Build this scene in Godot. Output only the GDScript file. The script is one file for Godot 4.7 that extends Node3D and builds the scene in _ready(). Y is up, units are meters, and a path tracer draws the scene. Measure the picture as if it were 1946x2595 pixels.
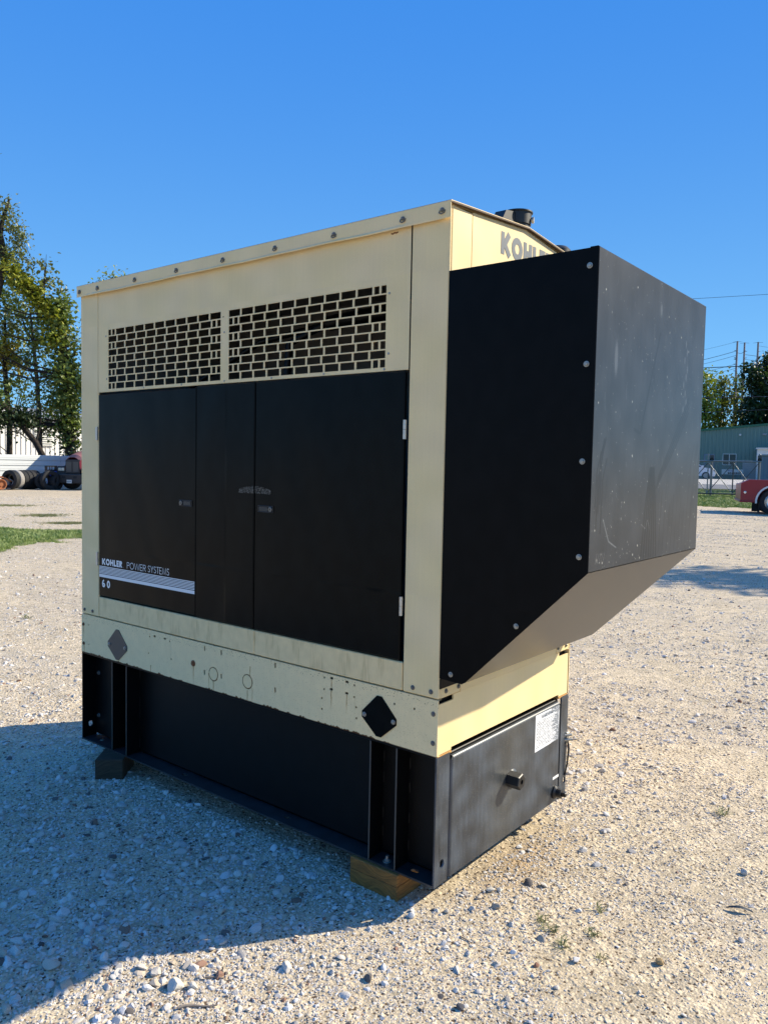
extends Node3D
# A weathered generator set on a gravel yard, with the yard's edges behind it. Metres, y up.

const SUN_FROM := Vector3(0.488, 0.545, -0.680)
const PHOTOGRAPHER := Vector3(1.33, 1.4071, 1.9654)

var rng := RandomNumberGenerator.new()
var noise_ground := FastNoiseLite.new()
var noise_fine := FastNoiseLite.new()
var noise_patch := FastNoiseLite.new()
var M := {}
# two local frames for the far edges of the yard: x to the right, z towards the yard
var west := Transform3D(Basis(Vector3.UP, deg_to_rad(62.0)), Vector3(1.33, 0, 1.9654))
var street := Transform3D(Basis(Vector3.UP, deg_to_rad(14.5)), Vector3(1.33, 0, 1.9654))


# ---------------------------------------------------------------- mesh builder
class Builder:
	var st := SurfaceTool.new()
	var t := Transform3D.IDENTITY
	var color := Color.WHITE

	func _init() -> void:
		st.begin(Mesh.PRIMITIVE_TRIANGLES)

	func vert(p: Vector3, n: Vector3, uv: Vector2) -> void:
		st.set_color(color)
		st.set_normal((t.basis * n).normalized())
		st.set_uv(uv)
		st.add_vertex(t * p)

	func planar(p: Vector3, n: Vector3) -> Vector2:
		var a := n.abs()
		if a.x >= a.y and a.x >= a.z:
			return Vector2(-p.z, -p.y)
		if a.y >= a.z:
			return Vector2(p.x, p.z)
		return Vector2(p.x, -p.y)

	# corners run counter-clockwise seen from outside
	func tri(a: Vector3, b: Vector3, c: Vector3) -> void:
		var n := (b - a).cross(c - a)
		if n.length_squared() < 1e-16:
			return
		n = n.normalized()
		for p in [a, c, b]:
			vert(p, n, planar(p, n))

	func quad(a: Vector3, b: Vector3, c: Vector3, d: Vector3) -> void:
		tri(a, b, c)
		tri(a, c, d)

	func fan(pts: Array) -> void:
		for i in range(1, pts.size() - 1):
			tri(pts[0], pts[i], pts[i + 1])

	func box(lo: Vector3, hi: Vector3, bevel := 0.0) -> void:
		var c := (lo + hi) / 2.0
		var h := ((hi - lo) / 2.0).abs()
		var e := minf(bevel, minf(h.x, minf(h.y, h.z)) * 0.95)
		for ax in 3:
			var u := (ax + 1) % 3
			var w := (ax + 2) % 3
			for s in [-1.0, 1.0]:
				var q := []
				for k in [[-1, -1], [1, -1], [1, 1], [-1, 1]]:
					var p := Vector3.ZERO
					p[ax] = s * h[ax]
					p[u] = k[0] * (h[u] - e)
					p[w] = k[1] * (h[w] - e)
					q.append(c + p)
				if s < 0:
					q.reverse()
				quad(q[0], q[1], q[2], q[3])
		if e <= 0.0:
			return
		for ax in 3:
			var u := (ax + 1) % 3
			var w := (ax + 2) % 3
			for su in [-1.0, 1.0]:
				for sw in [-1.0, 1.0]:
					var q := []
					for k in [[0, -1], [0, 1], [1, 1], [1, -1]]:
						var p := Vector3.ZERO
						p[ax] = k[1] * (h[ax] - e)
						p[u] = su * (h[u] - (e if k[0] else 0.0))
						p[w] = sw * (h[w] - (0.0 if k[0] else e))
						q.append(c + p)
					if su * sw > 0:
						q.reverse()
					quad(q[0], q[1], q[2], q[3])
		for sx in [-1.0, 1.0]:
			for sy in [-1.0, 1.0]:
				for sz in [-1.0, 1.0]:
					var q := [c + Vector3(sx * h.x, sy * (h.y - e), sz * (h.z - e)), c + Vector3(sx * (h.x - e), sy * h.y, sz * (h.z - e)), c + Vector3(sx * (h.x - e), sy * (h.y - e), sz * h.z)]
					if sx * sy * sz < 0:
						q.reverse()
					tri(q[0], q[1], q[2])

	func ring(c: Vector3, axis: Vector3, r: float, n: int, turn := 0.0) -> Array:
		var a := axis.normalized()
		var u := a.cross(Vector3.UP if absf(a.y) < 0.9 else Vector3.RIGHT).normalized()
		var w := a.cross(u)
		var out := []
		for i in n:
			var f := TAU * i / n + turn
			out.append(c + (u * cos(f) + w * sin(f)) * r)
		return out

	# lathe: [[distance along axis, radius], ...]
	func lathe(c: Vector3, axis: Vector3, profile: Array, n := 16, smooth := true, turn := 0.0) -> void:
		var a := axis.normalized()
		for k in profile.size() - 1:
			var c0: Vector3 = c + a * profile[k][0]
			var c1: Vector3 = c + a * profile[k + 1][0]
			var r0 := ring(c0, a, profile[k][1], n, turn)
			var r1 := ring(c1, a, profile[k + 1][1], n, turn)
			var d := Vector2(profile[k + 1][0] - profile[k][0], profile[k + 1][1] - profile[k][1])
			for i in n:
				var j := (i + 1) % n
				if not smooth:
					quad(r0[i], r0[j], r1[j], r1[i])
					continue
				var ni: Vector3
				var nj: Vector3
				var mi: Vector3 = (r0[i] + r1[i] - c0 - c1)
				var mj: Vector3 = (r0[j] + r1[j] - c0 - c1)
				mi = (mi - a * mi.dot(a)).normalized()
				mj = (mj - a * mj.dot(a)).normalized()
				ni = (mi * d.x - a * d.y).normalized()
				nj = (mj * d.x - a * d.y).normalized()
				var u0 := float(i) / n
				var u1 := float(i + 1) / n
				var l0: float = profile[k][0]
				var l1: float = profile[k + 1][0]
				vert(r0[i], ni, Vector2(u0, l0))
				vert(r1[j], nj, Vector2(u1, l1))
				vert(r0[j], nj, Vector2(u1, l0))
				vert(r0[i], ni, Vector2(u0, l0))
				vert(r1[i], ni, Vector2(u0, l1))
				vert(r1[j], nj, Vector2(u1, l1))

	func cyl(p0: Vector3, p1: Vector3, r0: float, r1: float, n := 12, smooth := true) -> void:
		var l := (p1 - p0).length()
		lathe(p0, p1 - p0, [[0.0, 0.0], [0.0, r0], [l, r1], [l, 0.0]], n, smooth)

	func tube(pts: Array, radii: Array, n := 8) -> void:
		var rings := []
		var up := Vector3.UP
		for k in pts.size():
			var d: Vector3 = (pts[mini(k + 1, pts.size() - 1)] - pts[maxi(k - 1, 0)]).normalized()
			if absf(d.dot(up)) > 0.95:
				up = Vector3.RIGHT if absf(d.x) < 0.9 else Vector3.BACK
			var u := d.cross(up).normalized()
			up = u.cross(d).normalized()
			var r := []
			for i in n:
				var f := TAU * i / n
				r.append([pts[k] + (u * cos(f) + up * sin(f)) * radii[k], u * cos(f) + up * sin(f)])
			rings.append(r)
		for k in rings.size() - 1:
			for i in n:
				var j := (i + 1) % n
				var q := [rings[k][i], rings[k][j], rings[k + 1][j], rings[k + 1][i]]
				var uv := [Vector2(float(i) / n, k), Vector2(float(i + 1) / n, k), Vector2(float(i + 1) / n, k + 1), Vector2(float(i) / n, k + 1)]
				for m in [0, 1, 2, 0, 2, 3]:
					vert(q[m][0], q[m][1], uv[m])

	# a flat outline (counter-clockwise seen from +n) pushed back by depth
	func prism(outline: Array, n: Vector3, depth: float) -> void:
		var back := []
		for p in outline:
			back.append(p - n * depth)
		# triangulate in the outline's plane
		var u: Vector3 = (outline[1] - outline[0]).normalized()
		var w := n.cross(u)
		var flat := PackedVector2Array()
		for p in outline:
			flat.append(Vector2((p - outline[0]).dot(u), (p - outline[0]).dot(w)))
		var idx := Geometry2D.triangulate_polygon(flat)
		for i in range(0, idx.size(), 3):
			var a: Vector3 = outline[idx[i]]
			var b: Vector3 = outline[idx[i + 1]]
			var c: Vector3 = outline[idx[i + 2]]
			if (b - a).cross(c - a).dot(n) < 0:
				var s := b
				b = c
				c = s
			tri(a, b, c)
			tri(a - n * depth, c - n * depth, b - n * depth)
		for i in outline.size():
			var j := (i + 1) % outline.size()
			quad(outline[i], back[i], back[j], outline[j])

	# a plate in the plane z (facing +z) with holes; each hole is a counter-clockwise polygon with 4k points that starts at its lower left
	func plate(r: Rect2, holes: Array, z: float, depth: float) -> void:
		if holes.is_empty():
			quad(Vector3(r.position.x, r.position.y, z), Vector3(r.end.x, r.position.y, z), Vector3(r.end.x, r.end.y, z), Vector3(r.position.x, r.end.y, z))
			return
		if holes.size() == 1:
			var h: PackedVector2Array = holes[0]
			var k := h.size() / 4
			var cs := [r.position, Vector2(r.end.x, r.position.y), r.end, Vector2(r.position.x, r.end.y)]
			var f := func(p: Vector2) -> Vector3: return Vector3(p.x, p.y, z)
			for s in 4:
				var q: Vector3 = f.call(cs[s])
				for i in k - 1:
					tri(q, f.call(h[s * k + i + 1]), f.call(h[s * k + i]))
				var last: Vector3 = f.call(h[s * k + k - 1])
				var next: Vector3 = f.call(h[(s * k + k) % h.size()])
				quad(q, f.call(cs[(s + 1) % 4]), next, last)
			for i in h.size():
				var a: Vector3 = f.call(h[i])
				var b: Vector3 = f.call(h[(i + 1) % h.size()])
				var back := Vector3(0, 0, -depth)
				quad(a, b, b + back, a + back)
			return
		for ax in 2:
			var spans := []
			for h in holes:
				var lo := INF
				var hi := -INF
				for p in h:
					lo = minf(lo, p[ax])
					hi = maxf(hi, p[ax])
				spans.append([lo, hi, h])
			spans.sort_custom(func(p, q): return p[0] < q[0])
			var reach := -INF
			var best := -1
			var at := 0.0
			for i in spans.size() - 1:
				reach = maxf(reach, spans[i][1])
				if spans[i + 1][0] > reach + 1e-5 and (best < 0 or absi(i + 1 - spans.size() / 2) < absi(best - spans.size() / 2)):
					best = i + 1
					at = (reach + spans[i + 1][0]) / 2.0
			if best > 0:
				var ra := r
				var rb := r
				ra.size[ax] = at - r.position[ax]
				rb.position[ax] = at
				rb.size[ax] = r.end[ax] - at
				plate(ra, spans.slice(0, best).map(func(s): return s[2]), z, depth)
				plate(rb, spans.slice(best).map(func(s): return s[2]), z, depth)
				return

	# a flat band of even width along a line of points, in the plane of u and w
	func ribbon(o: Vector3, u: Vector3, w: Vector3, pts: Array, width: float, closed := false) -> void:
		var n := pts.size()
		var left := []
		var right := []
		for i in n:
			var a: Vector2 = pts[(i - 1 + n) % n] if closed or i > 0 else pts[0]
			var b: Vector2 = pts[i]
			var c: Vector2 = pts[(i + 1) % n] if closed or i < n - 1 else pts[n - 1]
			var d0 := (b - a).normalized() if b != a else (c - b).normalized()
			var d1 := (c - b).normalized() if c != b else d0
			var m := (d0.orthogonal() + d1.orthogonal())
			m = m.normalized() if m.length() > 0.01 else d0.orthogonal()
			var k := minf(1.0 / maxf(m.dot(d0.orthogonal()), 0.3), 1.9)
			left.append(b + m * width * 0.5 * k)
			right.append(b - m * width * 0.5 * k)
		for i in (n if closed else n - 1):
			var j := (i + 1) % n
			var q := [right[i], right[j], left[j], left[i]]
			var p := q.map(func(v): return o + u * v.x + w * v.y)
			if (p[1] - p[0]).cross(p[2] - p[0]).dot(u.cross(w)) < 0:
				p.reverse()
			quad(p[0], p[1], p[2], p[3])

	func done() -> ArrayMesh:
		return st.commit()


# ---------------------------------------------------------------- scene objects
func put(called: String, b, material: Material, parent: Node = self) -> MeshInstance3D:
	var o := MeshInstance3D.new()
	o.name = called
	o.mesh = b.done() if b is Builder else b
	o.material_override = null
	for s in o.mesh.get_surface_count():
		o.mesh.surface_set_material(s, material)
	if parent != self and parent.get_parent() == self and not parent is MeshInstance3D:
		o.transform = (parent as Node3D).transform.affine_inverse()
	parent.add_child(o, true)
	return o


var taken := {}
func numbered(called: String) -> String:
	taken[called] = taken.get(called, -1) + 1
	return called if taken[called] == 0 else "%s_%03d" % [called, taken[called]]


func tag(o: Node, label: String, category: String, group := "", kind := "") -> Node:
	o.set_meta("label", label)
	o.set_meta("category", category)
	if group:
		o.set_meta("group", group)
	if kind:
		o.set_meta("kind", kind)
	return o


# a thing whose parts are built in world coordinates
func thing(called: String, label: String, category: String, at: Vector3, group := "") -> Node3D:
	var o := Node3D.new()
	o.name = numbered(called)
	add_child(o)
	o.position = at
	tag(o, label, category, group)
	return o


# a thing whose parts are built in its own axes
func own_thing(called: String, label: String, category: String, at: Transform3D, group := "") -> Node3D:
	var o := thing(called, label, category, Vector3.ZERO, group)
	o.transform = at
	return o


func own(called: String, b, material: Material, parent: Node) -> MeshInstance3D:
	var o := put(called, b, material, parent)
	o.transform = Transform3D.IDENTITY
	return o


func structure(called: String, b, material: Material) -> MeshInstance3D:
	var o := put(called, b, material)
	o.set_meta("kind", "structure")
	return o


func copies(called: String, mesh: Mesh, material: Material, places: Array, colors: Array, parent: Node) -> MultiMeshInstance3D:
	var mm := MultiMesh.new()
	mm.transform_format = MultiMesh.TRANSFORM_3D
	mm.use_colors = true
	mm.mesh = mesh
	mesh.surface_set_material(0, material)
	mm.instance_count = places.size()
	for i in places.size():
		mm.set_instance_transform(i, places[i])
		mm.set_instance_color(i, colors[i])
	var o := MultiMeshInstance3D.new()
	o.name = called
	o.multimesh = mm
	o.set_meta("kind", "stuff")
	parent.add_child(o, true)
	return o


# ---------------------------------------------------------------- materials
func mat(srgb: Color, rough: float, metal := 0.0, spec := 0.5) -> StandardMaterial3D:
	var m := StandardMaterial3D.new()
	m.albedo_color = srgb
	m.roughness = rough
	m.metallic = metal
	m.metallic_specular = spec
	return m


func lin(r: float, g: float, b: float) -> Color:
	return Color(r, g, b).linear_to_srgb()


func noise(kind: int, freq: float, seed_: int, octaves := 1) -> FastNoiseLite:
	var n := FastNoiseLite.new()
	n.noise_type = kind as FastNoiseLite.NoiseType
	n.frequency = freq
	n.seed = seed_
	n.fractal_type = FastNoiseLite.FRACTAL_FBM if octaves > 1 else FastNoiseLite.FRACTAL_NONE
	n.fractal_octaves = octaves
	return n


# paint(x, y) gives a colour (as a picture shows it) for every pixel
func texture(w: int, h: int, paint: Callable) -> ImageTexture:
	var data := PackedByteArray()
	data.resize(w * h * 4)
	var k := 0
	for y in h:
		for x in w:
			var c: Color = paint.call(x, y)
			data[k] = clampi(int(c.r * 255.0), 0, 255)
			data[k + 1] = clampi(int(c.g * 255.0), 0, 255)
			data[k + 2] = clampi(int(c.b * 255.0), 0, 255)
			data[k + 3] = clampi(int(c.a * 255.0), 0, 255)
			k += 4
	return ImageTexture.create_from_image(Image.create_from_data(w, h, false, Image.FORMAT_RGBA8, data))


func fit(m: StandardMaterial3D, t: Texture2D, x0: float, y_top: float, width: float, height: float) -> void:
	# lays a picture once over the wall area that starts at x0 (along u) and y_top
	m.albedo_texture = t
	m.uv1_scale = Vector3(1.0 / width, 1.0 / height, 1)
	m.uv1_offset = Vector3(-x0 / width, y_top / height, 0)


func dab(im: Image, c: Vector2, r: Vector2, col: Color, strength: float) -> void:
	# a speck or smear with a ragged rim
	for y in range(maxi(0, int(c.y - r.y)), mini(im.get_height(), int(c.y + r.y) + 1)):
		for x in range(maxi(0, int(c.x - r.x)), mini(im.get_width(), int(c.x + r.x) + 1)):
			var d := Vector2((x - c.x) / maxf(r.x, 0.6), (y - c.y) / maxf(r.y, 0.6)).length() + noise_fine.get_noise_2d(x * 9.0, y * 9.0) * 0.5
			if d < 1.0:
				im.set_pixel(x, y, im.get_pixel(x, y).lerp(col, strength * minf(1.0, (1.0 - d) * 3.0)))


func scratch(im: Image, pts: Array, width: float, col: Color, strength: float) -> void:
	for i in pts.size() - 1:
		var a: Vector2 = pts[i]
		var b: Vector2 = pts[i + 1]
		var n := int(a.distance_to(b) * 1.6) + 1
		for k in n:
			var p := a.lerp(b, float(k) / n)
			var s := strength * (0.6 + 0.4 * noise_fine.get_noise_2d(p.x * 5.0, p.y * 5.0))
			for dy in range(-int(width), int(width) + 1):
				for dx in range(-int(width), int(width) + 1):
					var x := int(p.x) + dx
					var y := int(p.y) + dy
					if x >= 0 and y >= 0 and x < im.get_width() and y < im.get_height() and Vector2(dx, dy).length() <= width * 0.5 + 0.2:
						im.set_pixel(x, y, im.get_pixel(x, y).lerp(col, s))


func make_materials() -> void:
	var s1 := noise(FastNoiseLite.TYPE_SIMPLEX_SMOOTH, 1.0, 11)
	# cream paint: fine vertical streaks of weathering, faint blotches
	var cream := texture(512, 512, func(x: int, y: int) -> Color:
		var v := 0.965 + 0.006 * s1.get_noise_2d(x * 0.22, y * 0.006) + 0.020 * s1.get_noise_2d(x * 0.012 + 40.0, y * 0.012) + 0.012 * s1.get_noise_2d(x * 0.9, y * 0.9)
		return Color(v, v, v * (1.0 - 0.02 * s1.get_noise_2d(x * 0.01, y * 0.01 + 90.0))))
	M.cream = mat(lin(0.93, 0.715, 0.375), 0.5, 0.0, 0.35)
	M.cream.albedo_texture = cream
	M.cream.uv1_scale = Vector3(1.0, 1.0, 1)
	# the lower rail and posts: dirt washed down in hard-edged vertical streaks
	var rail := texture(1024, 256, func(x: int, y: int) -> Color:
		var st := s1.get_noise_2d(x * 0.30, y * 0.006)
		var patch := smoothstep(-0.05, 0.45, s1.get_noise_2d(x * 0.011 + 7.0, y * 0.004))
		var dirt := patch * smoothstep(0.0, 0.55, st) * 0.26 + 0.06 * smoothstep(0.2, 0.7, s1.get_noise_2d(x * 0.5, y * 0.03))
		var v := 0.955 + 0.02 * s1.get_noise_2d(x * 0.02, y * 0.02)
		return Color(v, v, v).lerp(Color(0.50, 0.47, 0.38), dirt))
	M.cream_streaked = mat(lin(0.93, 0.715, 0.375), 0.5, 0.0, 0.35)
	M.cream_streaked.albedo_texture = rail
	M.cream_streaked.uv1_scale = Vector3(1.25, 5.0, 1)
	M.rusty_edge = mat(lin(0.10, 0.065, 0.045), 0.8)
	M.cream_edge = mat(lin(0.62, 0.58, 0.47), 0.5)

	# skid rail: rust along the lower edge, runs below the holes, chips
	var W := 2048
	var H := 184
	var rust_runs := [[-1.067, 0.545, 0.0035], [-1.095, 0.57, 0.002], [-0.869, 0.545, 0.003], [-0.842, 0.56, 0.002], [-0.855, 0.64, 0.003], [-1.192, 0.58, 0.0035], [-2.003, 0.63, 0.004], [-2.0, 0.54, 0.004], [-1.48, 0.535, 0.003], [-0.373, 0.628, 0.0025], [-0.443, 0.628, 0.0025], [-0.443, 0.668, 0.002]]
	var ring_spots := [Vector2(-1.067, 0.571), Vector2(-0.869, 0.579)]
	var skid := texture(W, H, func(px: int, py: int) -> Color:
		var x := -2.02 + 2.02 * px / W
		var y := 0.684 - 0.179 * py / H
		var v := 0.975 + 0.012 * s1.get_noise_2d(px * 0.02, py * 0.02) + 0.008 * s1.get_noise_2d(px * 0.11, py * 0.012)
		var c := Color(v, v, v)
		var edge := s1.get_noise_2d(px * 0.05, 3.0) * 0.5 + 0.5
		var where := smoothstep(-0.1, 0.25, s1.get_noise_2d(px * 0.012, 60.0)) * smoothstep(-0.12, -0.3, x)
		var reach := 0.5076 + 0.007 * edge * edge * where + 0.0035 * where * maxf(0.0, s1.get_noise_2d(px * 0.25, 30.0))
		if y < reach:
			c = c.lerp(Color(0.24, 0.12, 0.05), smoothstep(reach, reach - 0.003, y) * 0.92)
		for r in rust_runs:
			if absf(x - r[0]) < r[2] * 2.0 and y < r[1]:
				var d: float = absf(x - r[0] + 0.0012 * s1.get_noise_2d(px * 0.1, py * 0.05)) / r[2]
				c = c.lerp(Color(0.50, 0.31, 0.14), clampf(1.0 - d, 0, 1) * 0.75 * smoothstep(r[1] - 0.075, r[1] - 0.01, y))
		for r in ring_spots:
			var d := absf(Vector2(x - r.x, y - r.y).length() - 0.0262)
			if d < 0.0022 + 0.001 * s1.get_noise_2d(px * 0.2, py * 0.2):
				c = c.lerp(Color(0.33, 0.21, 0.10), 0.85)
		if s1.get_noise_2d(px * 0.16, py * 0.21 + 300.0) > 0.78 and absf(y - 0.672) < 0.012:
			c = Color(0.2, 0.15, 0.1)
		if s1.get_noise_2d(px * 0.3, py * 0.4 + 700.0) > 0.86:
			c = c.lerp(Color(0.3, 0.2, 0.12), 0.8)
		return c)
	M.skid = mat(lin(0.93, 0.735, 0.40), 0.46, 0.0, 0.35)
	fit(M.skid, skid, -2.02, 0.684, 2.02, 0.179)
	M.skid_plain = mat(lin(0.93, 0.735, 0.39), 0.46, 0.0, 0.35)
	M.skid_plain.albedo_texture = cream

	# black paint
	var faint := texture(512, 512, func(x: int, y: int) -> Color:
		var v := 0.80 + 0.10 * s1.get_noise_2d(x * 0.03, y * 0.02) + 0.1 * s1.get_noise_2d(x * 0.8, y * 0.8)
		if s1.get_noise_2d(x * 0.23 + 500.0, y * 0.19) > 0.87:
			v = 1.0
		return Color(v, v, v))
	M.door = mat(lin(0.0055, 0.0068, 0.0066), 0.3, 0.0, 0.22)
	M.door.albedo_texture = faint
	var wave := texture(128, 128, func(x: int, y: int) -> Color:
		var fx := x / 128.0
		var v := 0.5 + 0.28 * s1.get_noise_2d(cos(fx * TAU) * 0.9 + y * 0.004, sin(fx * TAU) * 0.9 + y * 0.016) + 0.12 * sin(y / 128.0 * TAU * 2.0 + fx * 3.0)
		return Color(v, v, v))
	M.door.heightmap_enabled = true
	M.door.heightmap_texture = wave
	M.door.heightmap_scale = 0.35
	M.black = mat(lin(0.0045, 0.0045, 0.0048), 0.4, 0.0, 0.22)
	M.black.albedo_texture = faint
	M.black.heightmap_enabled = true
	M.black.heightmap_texture = wave
	M.black.heightmap_scale = 0.25
	M.dark = mat(lin(0.02, 0.02, 0.02), 0.8, 0.0, 0.2)
	M.lining = mat(lin(0.19, 0.19, 0.185), 0.8)
	M.tank = mat(lin(0.004, 0.0045, 0.005), 0.42, 0.0, 0.35)
	M.tank.albedo_texture = faint
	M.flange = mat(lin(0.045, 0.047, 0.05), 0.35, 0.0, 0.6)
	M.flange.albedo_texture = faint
	M.plate_edge = mat(lin(0.075, 0.07, 0.06), 0.5)

	# hood front: dust film wiped and rained on, paint specks, scuffs
	var film := texture(640, 600, func(x: int, y: int) -> Color:
		var a := s1.get_noise_2d(x * 0.055, y * 0.008)
		var b := s1.get_noise_2d(x * 0.012 + 31.0, y * 0.010)
		var v := 0.180 + 0.010 * a + 0.030 * b + 0.02 * s1.get_noise_2d(x * 0.7, y * 0.7)
		return Color(v * 0.95, v, v * 1.07))
	var im := film.get_image()
	rng.seed = 5
	for i in 340:
		var p := Vector2(rng.randf() * 640.0, 600.0 * (1.0 - pow(rng.randf(), 1.4)))
		var r := 0.75 + 1.3 * pow(rng.randf(), 5.0)
		dab(im, p, Vector2(r, r * (1.0 + rng.randf())), Color(0.78, 0.78, 0.74), 0.5 + 0.5 * rng.randf())
	for i in 46:
		var p := Vector2(30 + rng.randf() * 600.0, rng.randf() * 590.0)
		var l := 8.0 + 40.0 * rng.randf() * rng.randf()
		scratch(im, [p, p + Vector2(rng.randf_range(-3, 3), l * 0.5), p + Vector2(rng.randf_range(-5, 5), l)], 1.0, Color(0.55, 0.57, 0.58), 0.3 + 0.3 * rng.randf())
	dab(im, Vector2(95, 190), Vector2(9, 38), Color(0.42, 0.44, 0.46), 0.55)
	dab(im, Vector2(330, 60), Vector2(7, 16), Color(0.45, 0.47, 0.48), 0.5)
	for k in 9:
		var q := Vector2(505 + rng.randf_range(-14, 14), 110 + k * 19.0)
		dab(im, q, Vector2(4, 10), Color(0.5, 0.52, 0.54), 0.45)
	# wipe marks: where a hand or a strap took the film off
	for k in 7:
		var x := 290.0 + k * 10.0
		scratch(im, [Vector2(300 + k * 4.0, 400), Vector2(x - 10.0, 480), Vector2(x - 26.0 + k * 5.0, 594)], 6.0, Color(0.06, 0.06, 0.06), 0.6)
	for k in 4:
		scratch(im, [Vector2(350 - k * 3.0, 420 + k * 8.0), Vector2(440 + k * 6.0, 330 + k * 6.0), Vector2(540, 230 + k * 12.0)], 5.0, Color(0.09, 0.09, 0.095), 0.35)
	scratch(im, [Vector2(330, 110), Vector2(268, 250), Vector2(235, 330), Vector2(200, 322)], 7.0, Color(0.12, 0.122, 0.128), 0.28)
	for k in 12:
		var x := 20.0 + k * 7.0 if k < 5 else 560.0 + (k - 5) * 11.0
		var y := 330.0 + rng.randf() * 90.0
		scratch(im, [Vector2(x + 20, y), Vector2(x + 4, y + 40), Vector2(x, y + 100 + rng.randf() * 50.0)], 5.0, Color(0.11, 0.112, 0.118), 0.6)
	for k in 9:
		var x := 380.0 + k * 26.0
		scratch(im, [Vector2(x, 430 + rng.randf() * 60.0), Vector2(x - 12, 590)], 4.0, Color(0.12, 0.12, 0.12), 0.55)
	scratch(im, [Vector2(260, 520), Vector2(285, 530), Vector2(297, 512), Vector2(312, 534)], 1.0, Color(0.7, 0.7, 0.68), 0.7)
	scratch(im, [Vector2(60, 500), Vector2(90, 545), Vector2(130, 560)], 3.0, Color(0.45, 0.47, 0.48), 0.4)
	for k in 5:
		scratch(im, [Vector2(30 + k * 9.0, 585), Vector2(38 + k * 9.0, 565)], 1.0, Color(0.7, 0.7, 0.7), 0.6)
	M.hood_front = mat(Color(1, 1, 1), 0.33, 0.0, 0.52)
	fit(M.hood_front, ImageTexture.create_from_image(im), 0.0, 1.987, 0.928, 0.861)

	# underside of the hood: swirls rubbed into the paint
	var under := Image.create(512, 400, false, Image.FORMAT_RGBA8)
	for y in 400:
		for x in 512:
			var v := 0.085 + 0.02 * s1.get_noise_2d(x * 0.01 + y * 0.02, y * 0.05 - x * 0.05)
			under.set_pixel(x, y, Color(v, v, v))
	rng.seed = 8
	for k in 26:
		var p := Vector2(60 + rng.randf() * 430.0, 40 + rng.randf() * 330.0)
		var arc := []
		var r := 8.0 + 22.0 * rng.randf()
		var a0 := rng.randf() * TAU
		for i in 9:
			arc.append(p + Vector2(cos(a0 + i * 0.3) * r * 1.7, sin(a0 + i * 0.3) * r * 0.6))
		scratch(under, arc, 1.5, Color(0.32, 0.32, 0.31), 0.30 * rng.randf() + 0.1)
	M.hood_under = mat(Color(1, 1, 1), 0.33, 0.0, 0.6)
	M.hood_under.albedo_texture = ImageTexture.create_from_image(under)
	M.hood_under.uv1_scale = Vector3(1.0 / 0.928, 2.4, 1)

	# tank end: chalked black paint with splashed dust and grey runs
	var chalk := texture(640, 420, func(x: int, y: int) -> Color:
		var runs := s1.get_noise_2d(x * 0.075, y * 0.006)
		var fine := s1.get_noise_2d(x * 0.3, y * 0.025)
		var cloud := s1.get_noise_2d(x * 0.012, y * 0.010 + 20.0)
		var v := 0.245 + 0.03 * runs + 0.025 * fine + 0.07 * cloud
		var c := Color(v * 0.88, v, v * 1.14)
		var band := exp(-pow((x - 300.0 + y * 0.16 - 30.0) / 95.0, 2.0))
		var grit := s1.get_noise_2d(x * 0.55, y * 0.42)
		if grit > 0.62 - 0.5 * band:
			c = c.lerp(Color(0.40, 0.37, 0.30), 0.30 + 0.35 * band)
		if s1.get_noise_2d(x * 0.45 + 400.0, y * 0.5) > 0.84:
			c = Color(0.6, 0.58, 0.52)
		return c)
	M.tank_end = mat(Color(1, 1, 1), 0.38, 0.0, 0.6)
	fit(M.tank_end, chalk, 0.0, 0.505, 0.95, 0.42)

	M.bolt = mat(lin(0.17, 0.17, 0.16), 0.45, 0.6)
	M.zinc = mat(lin(0.36, 0.35, 0.31), 0.42, 0.7)
	M.hinge = mat(lin(0.60, 0.56, 0.48), 0.4, 0.6)
	M.rusty = mat(lin(0.20, 0.085, 0.035), 0.9)
	M.print_white = mat(lin(0.80, 0.80, 0.78), 0.5)
	M.print_grey = mat(lin(0.085, 0.105, 0.125), 0.5)
	M.diamond_worn = mat(lin(0.085, 0.072, 0.06), 0.5)
	M.rain_cap = mat(lin(0.012, 0.014, 0.014), 0.45)
	M.rain_cap.albedo_texture = faint
	M.fitting = mat(lin(0.012, 0.012, 0.013), 0.35)
	M.shim = mat(lin(0.50, 0.27, 0.08), 0.8)
	M.latch = mat(lin(0.03, 0.032, 0.034), 0.35, 0.2)
	M.lock = mat(lin(0.14, 0.14, 0.14), 0.35, 0.8)

	var wood := texture(512, 128, func(x: int, y: int) -> Color:
		var g := s1.get_noise_2d(x * 0.006, y * 0.12 + 2.5 * s1.get_noise_2d(x * 0.006, y * 0.01))
		var f := s1.get_noise_2d(x * 0.03, y * 0.9)
		var v := 0.80 + 0.13 * g + 0.09 * f
		return Color(v, v * 0.94, v * 0.82))
	M.timber = mat(lin(0.42, 0.21, 0.055), 0.75)
	M.timber.albedo_texture = wood
	M.timber.uv1_scale = Vector3(2.5, 8, 1)
	M.old_timber = mat(lin(0.095, 0.07, 0.052), 0.85)
	M.old_timber.albedo_texture = wood
	M.old_timber.uv1_scale = Vector3(2.5, 8, 1)

	# far things
	M.white_sheet = mat(lin(0.62, 0.64, 0.62), 0.5)
	M.white_wall = mat(lin(0.74, 0.73, 0.70), 0.55)
	M.tyre = mat(lin(0.014, 0.014, 0.015), 0.8)
	M.tyre_grey = mat(lin(0.32, 0.30, 0.27), 0.9)
	M.truck_red = mat(lin(0.30, 0.035, 0.04), 0.4)
	M.truck_faded = mat(lin(0.32, 0.14, 0.12), 0.55)
	M.truck_dark = mat(lin(0.035, 0.030, 0.027), 0.7)
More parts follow.
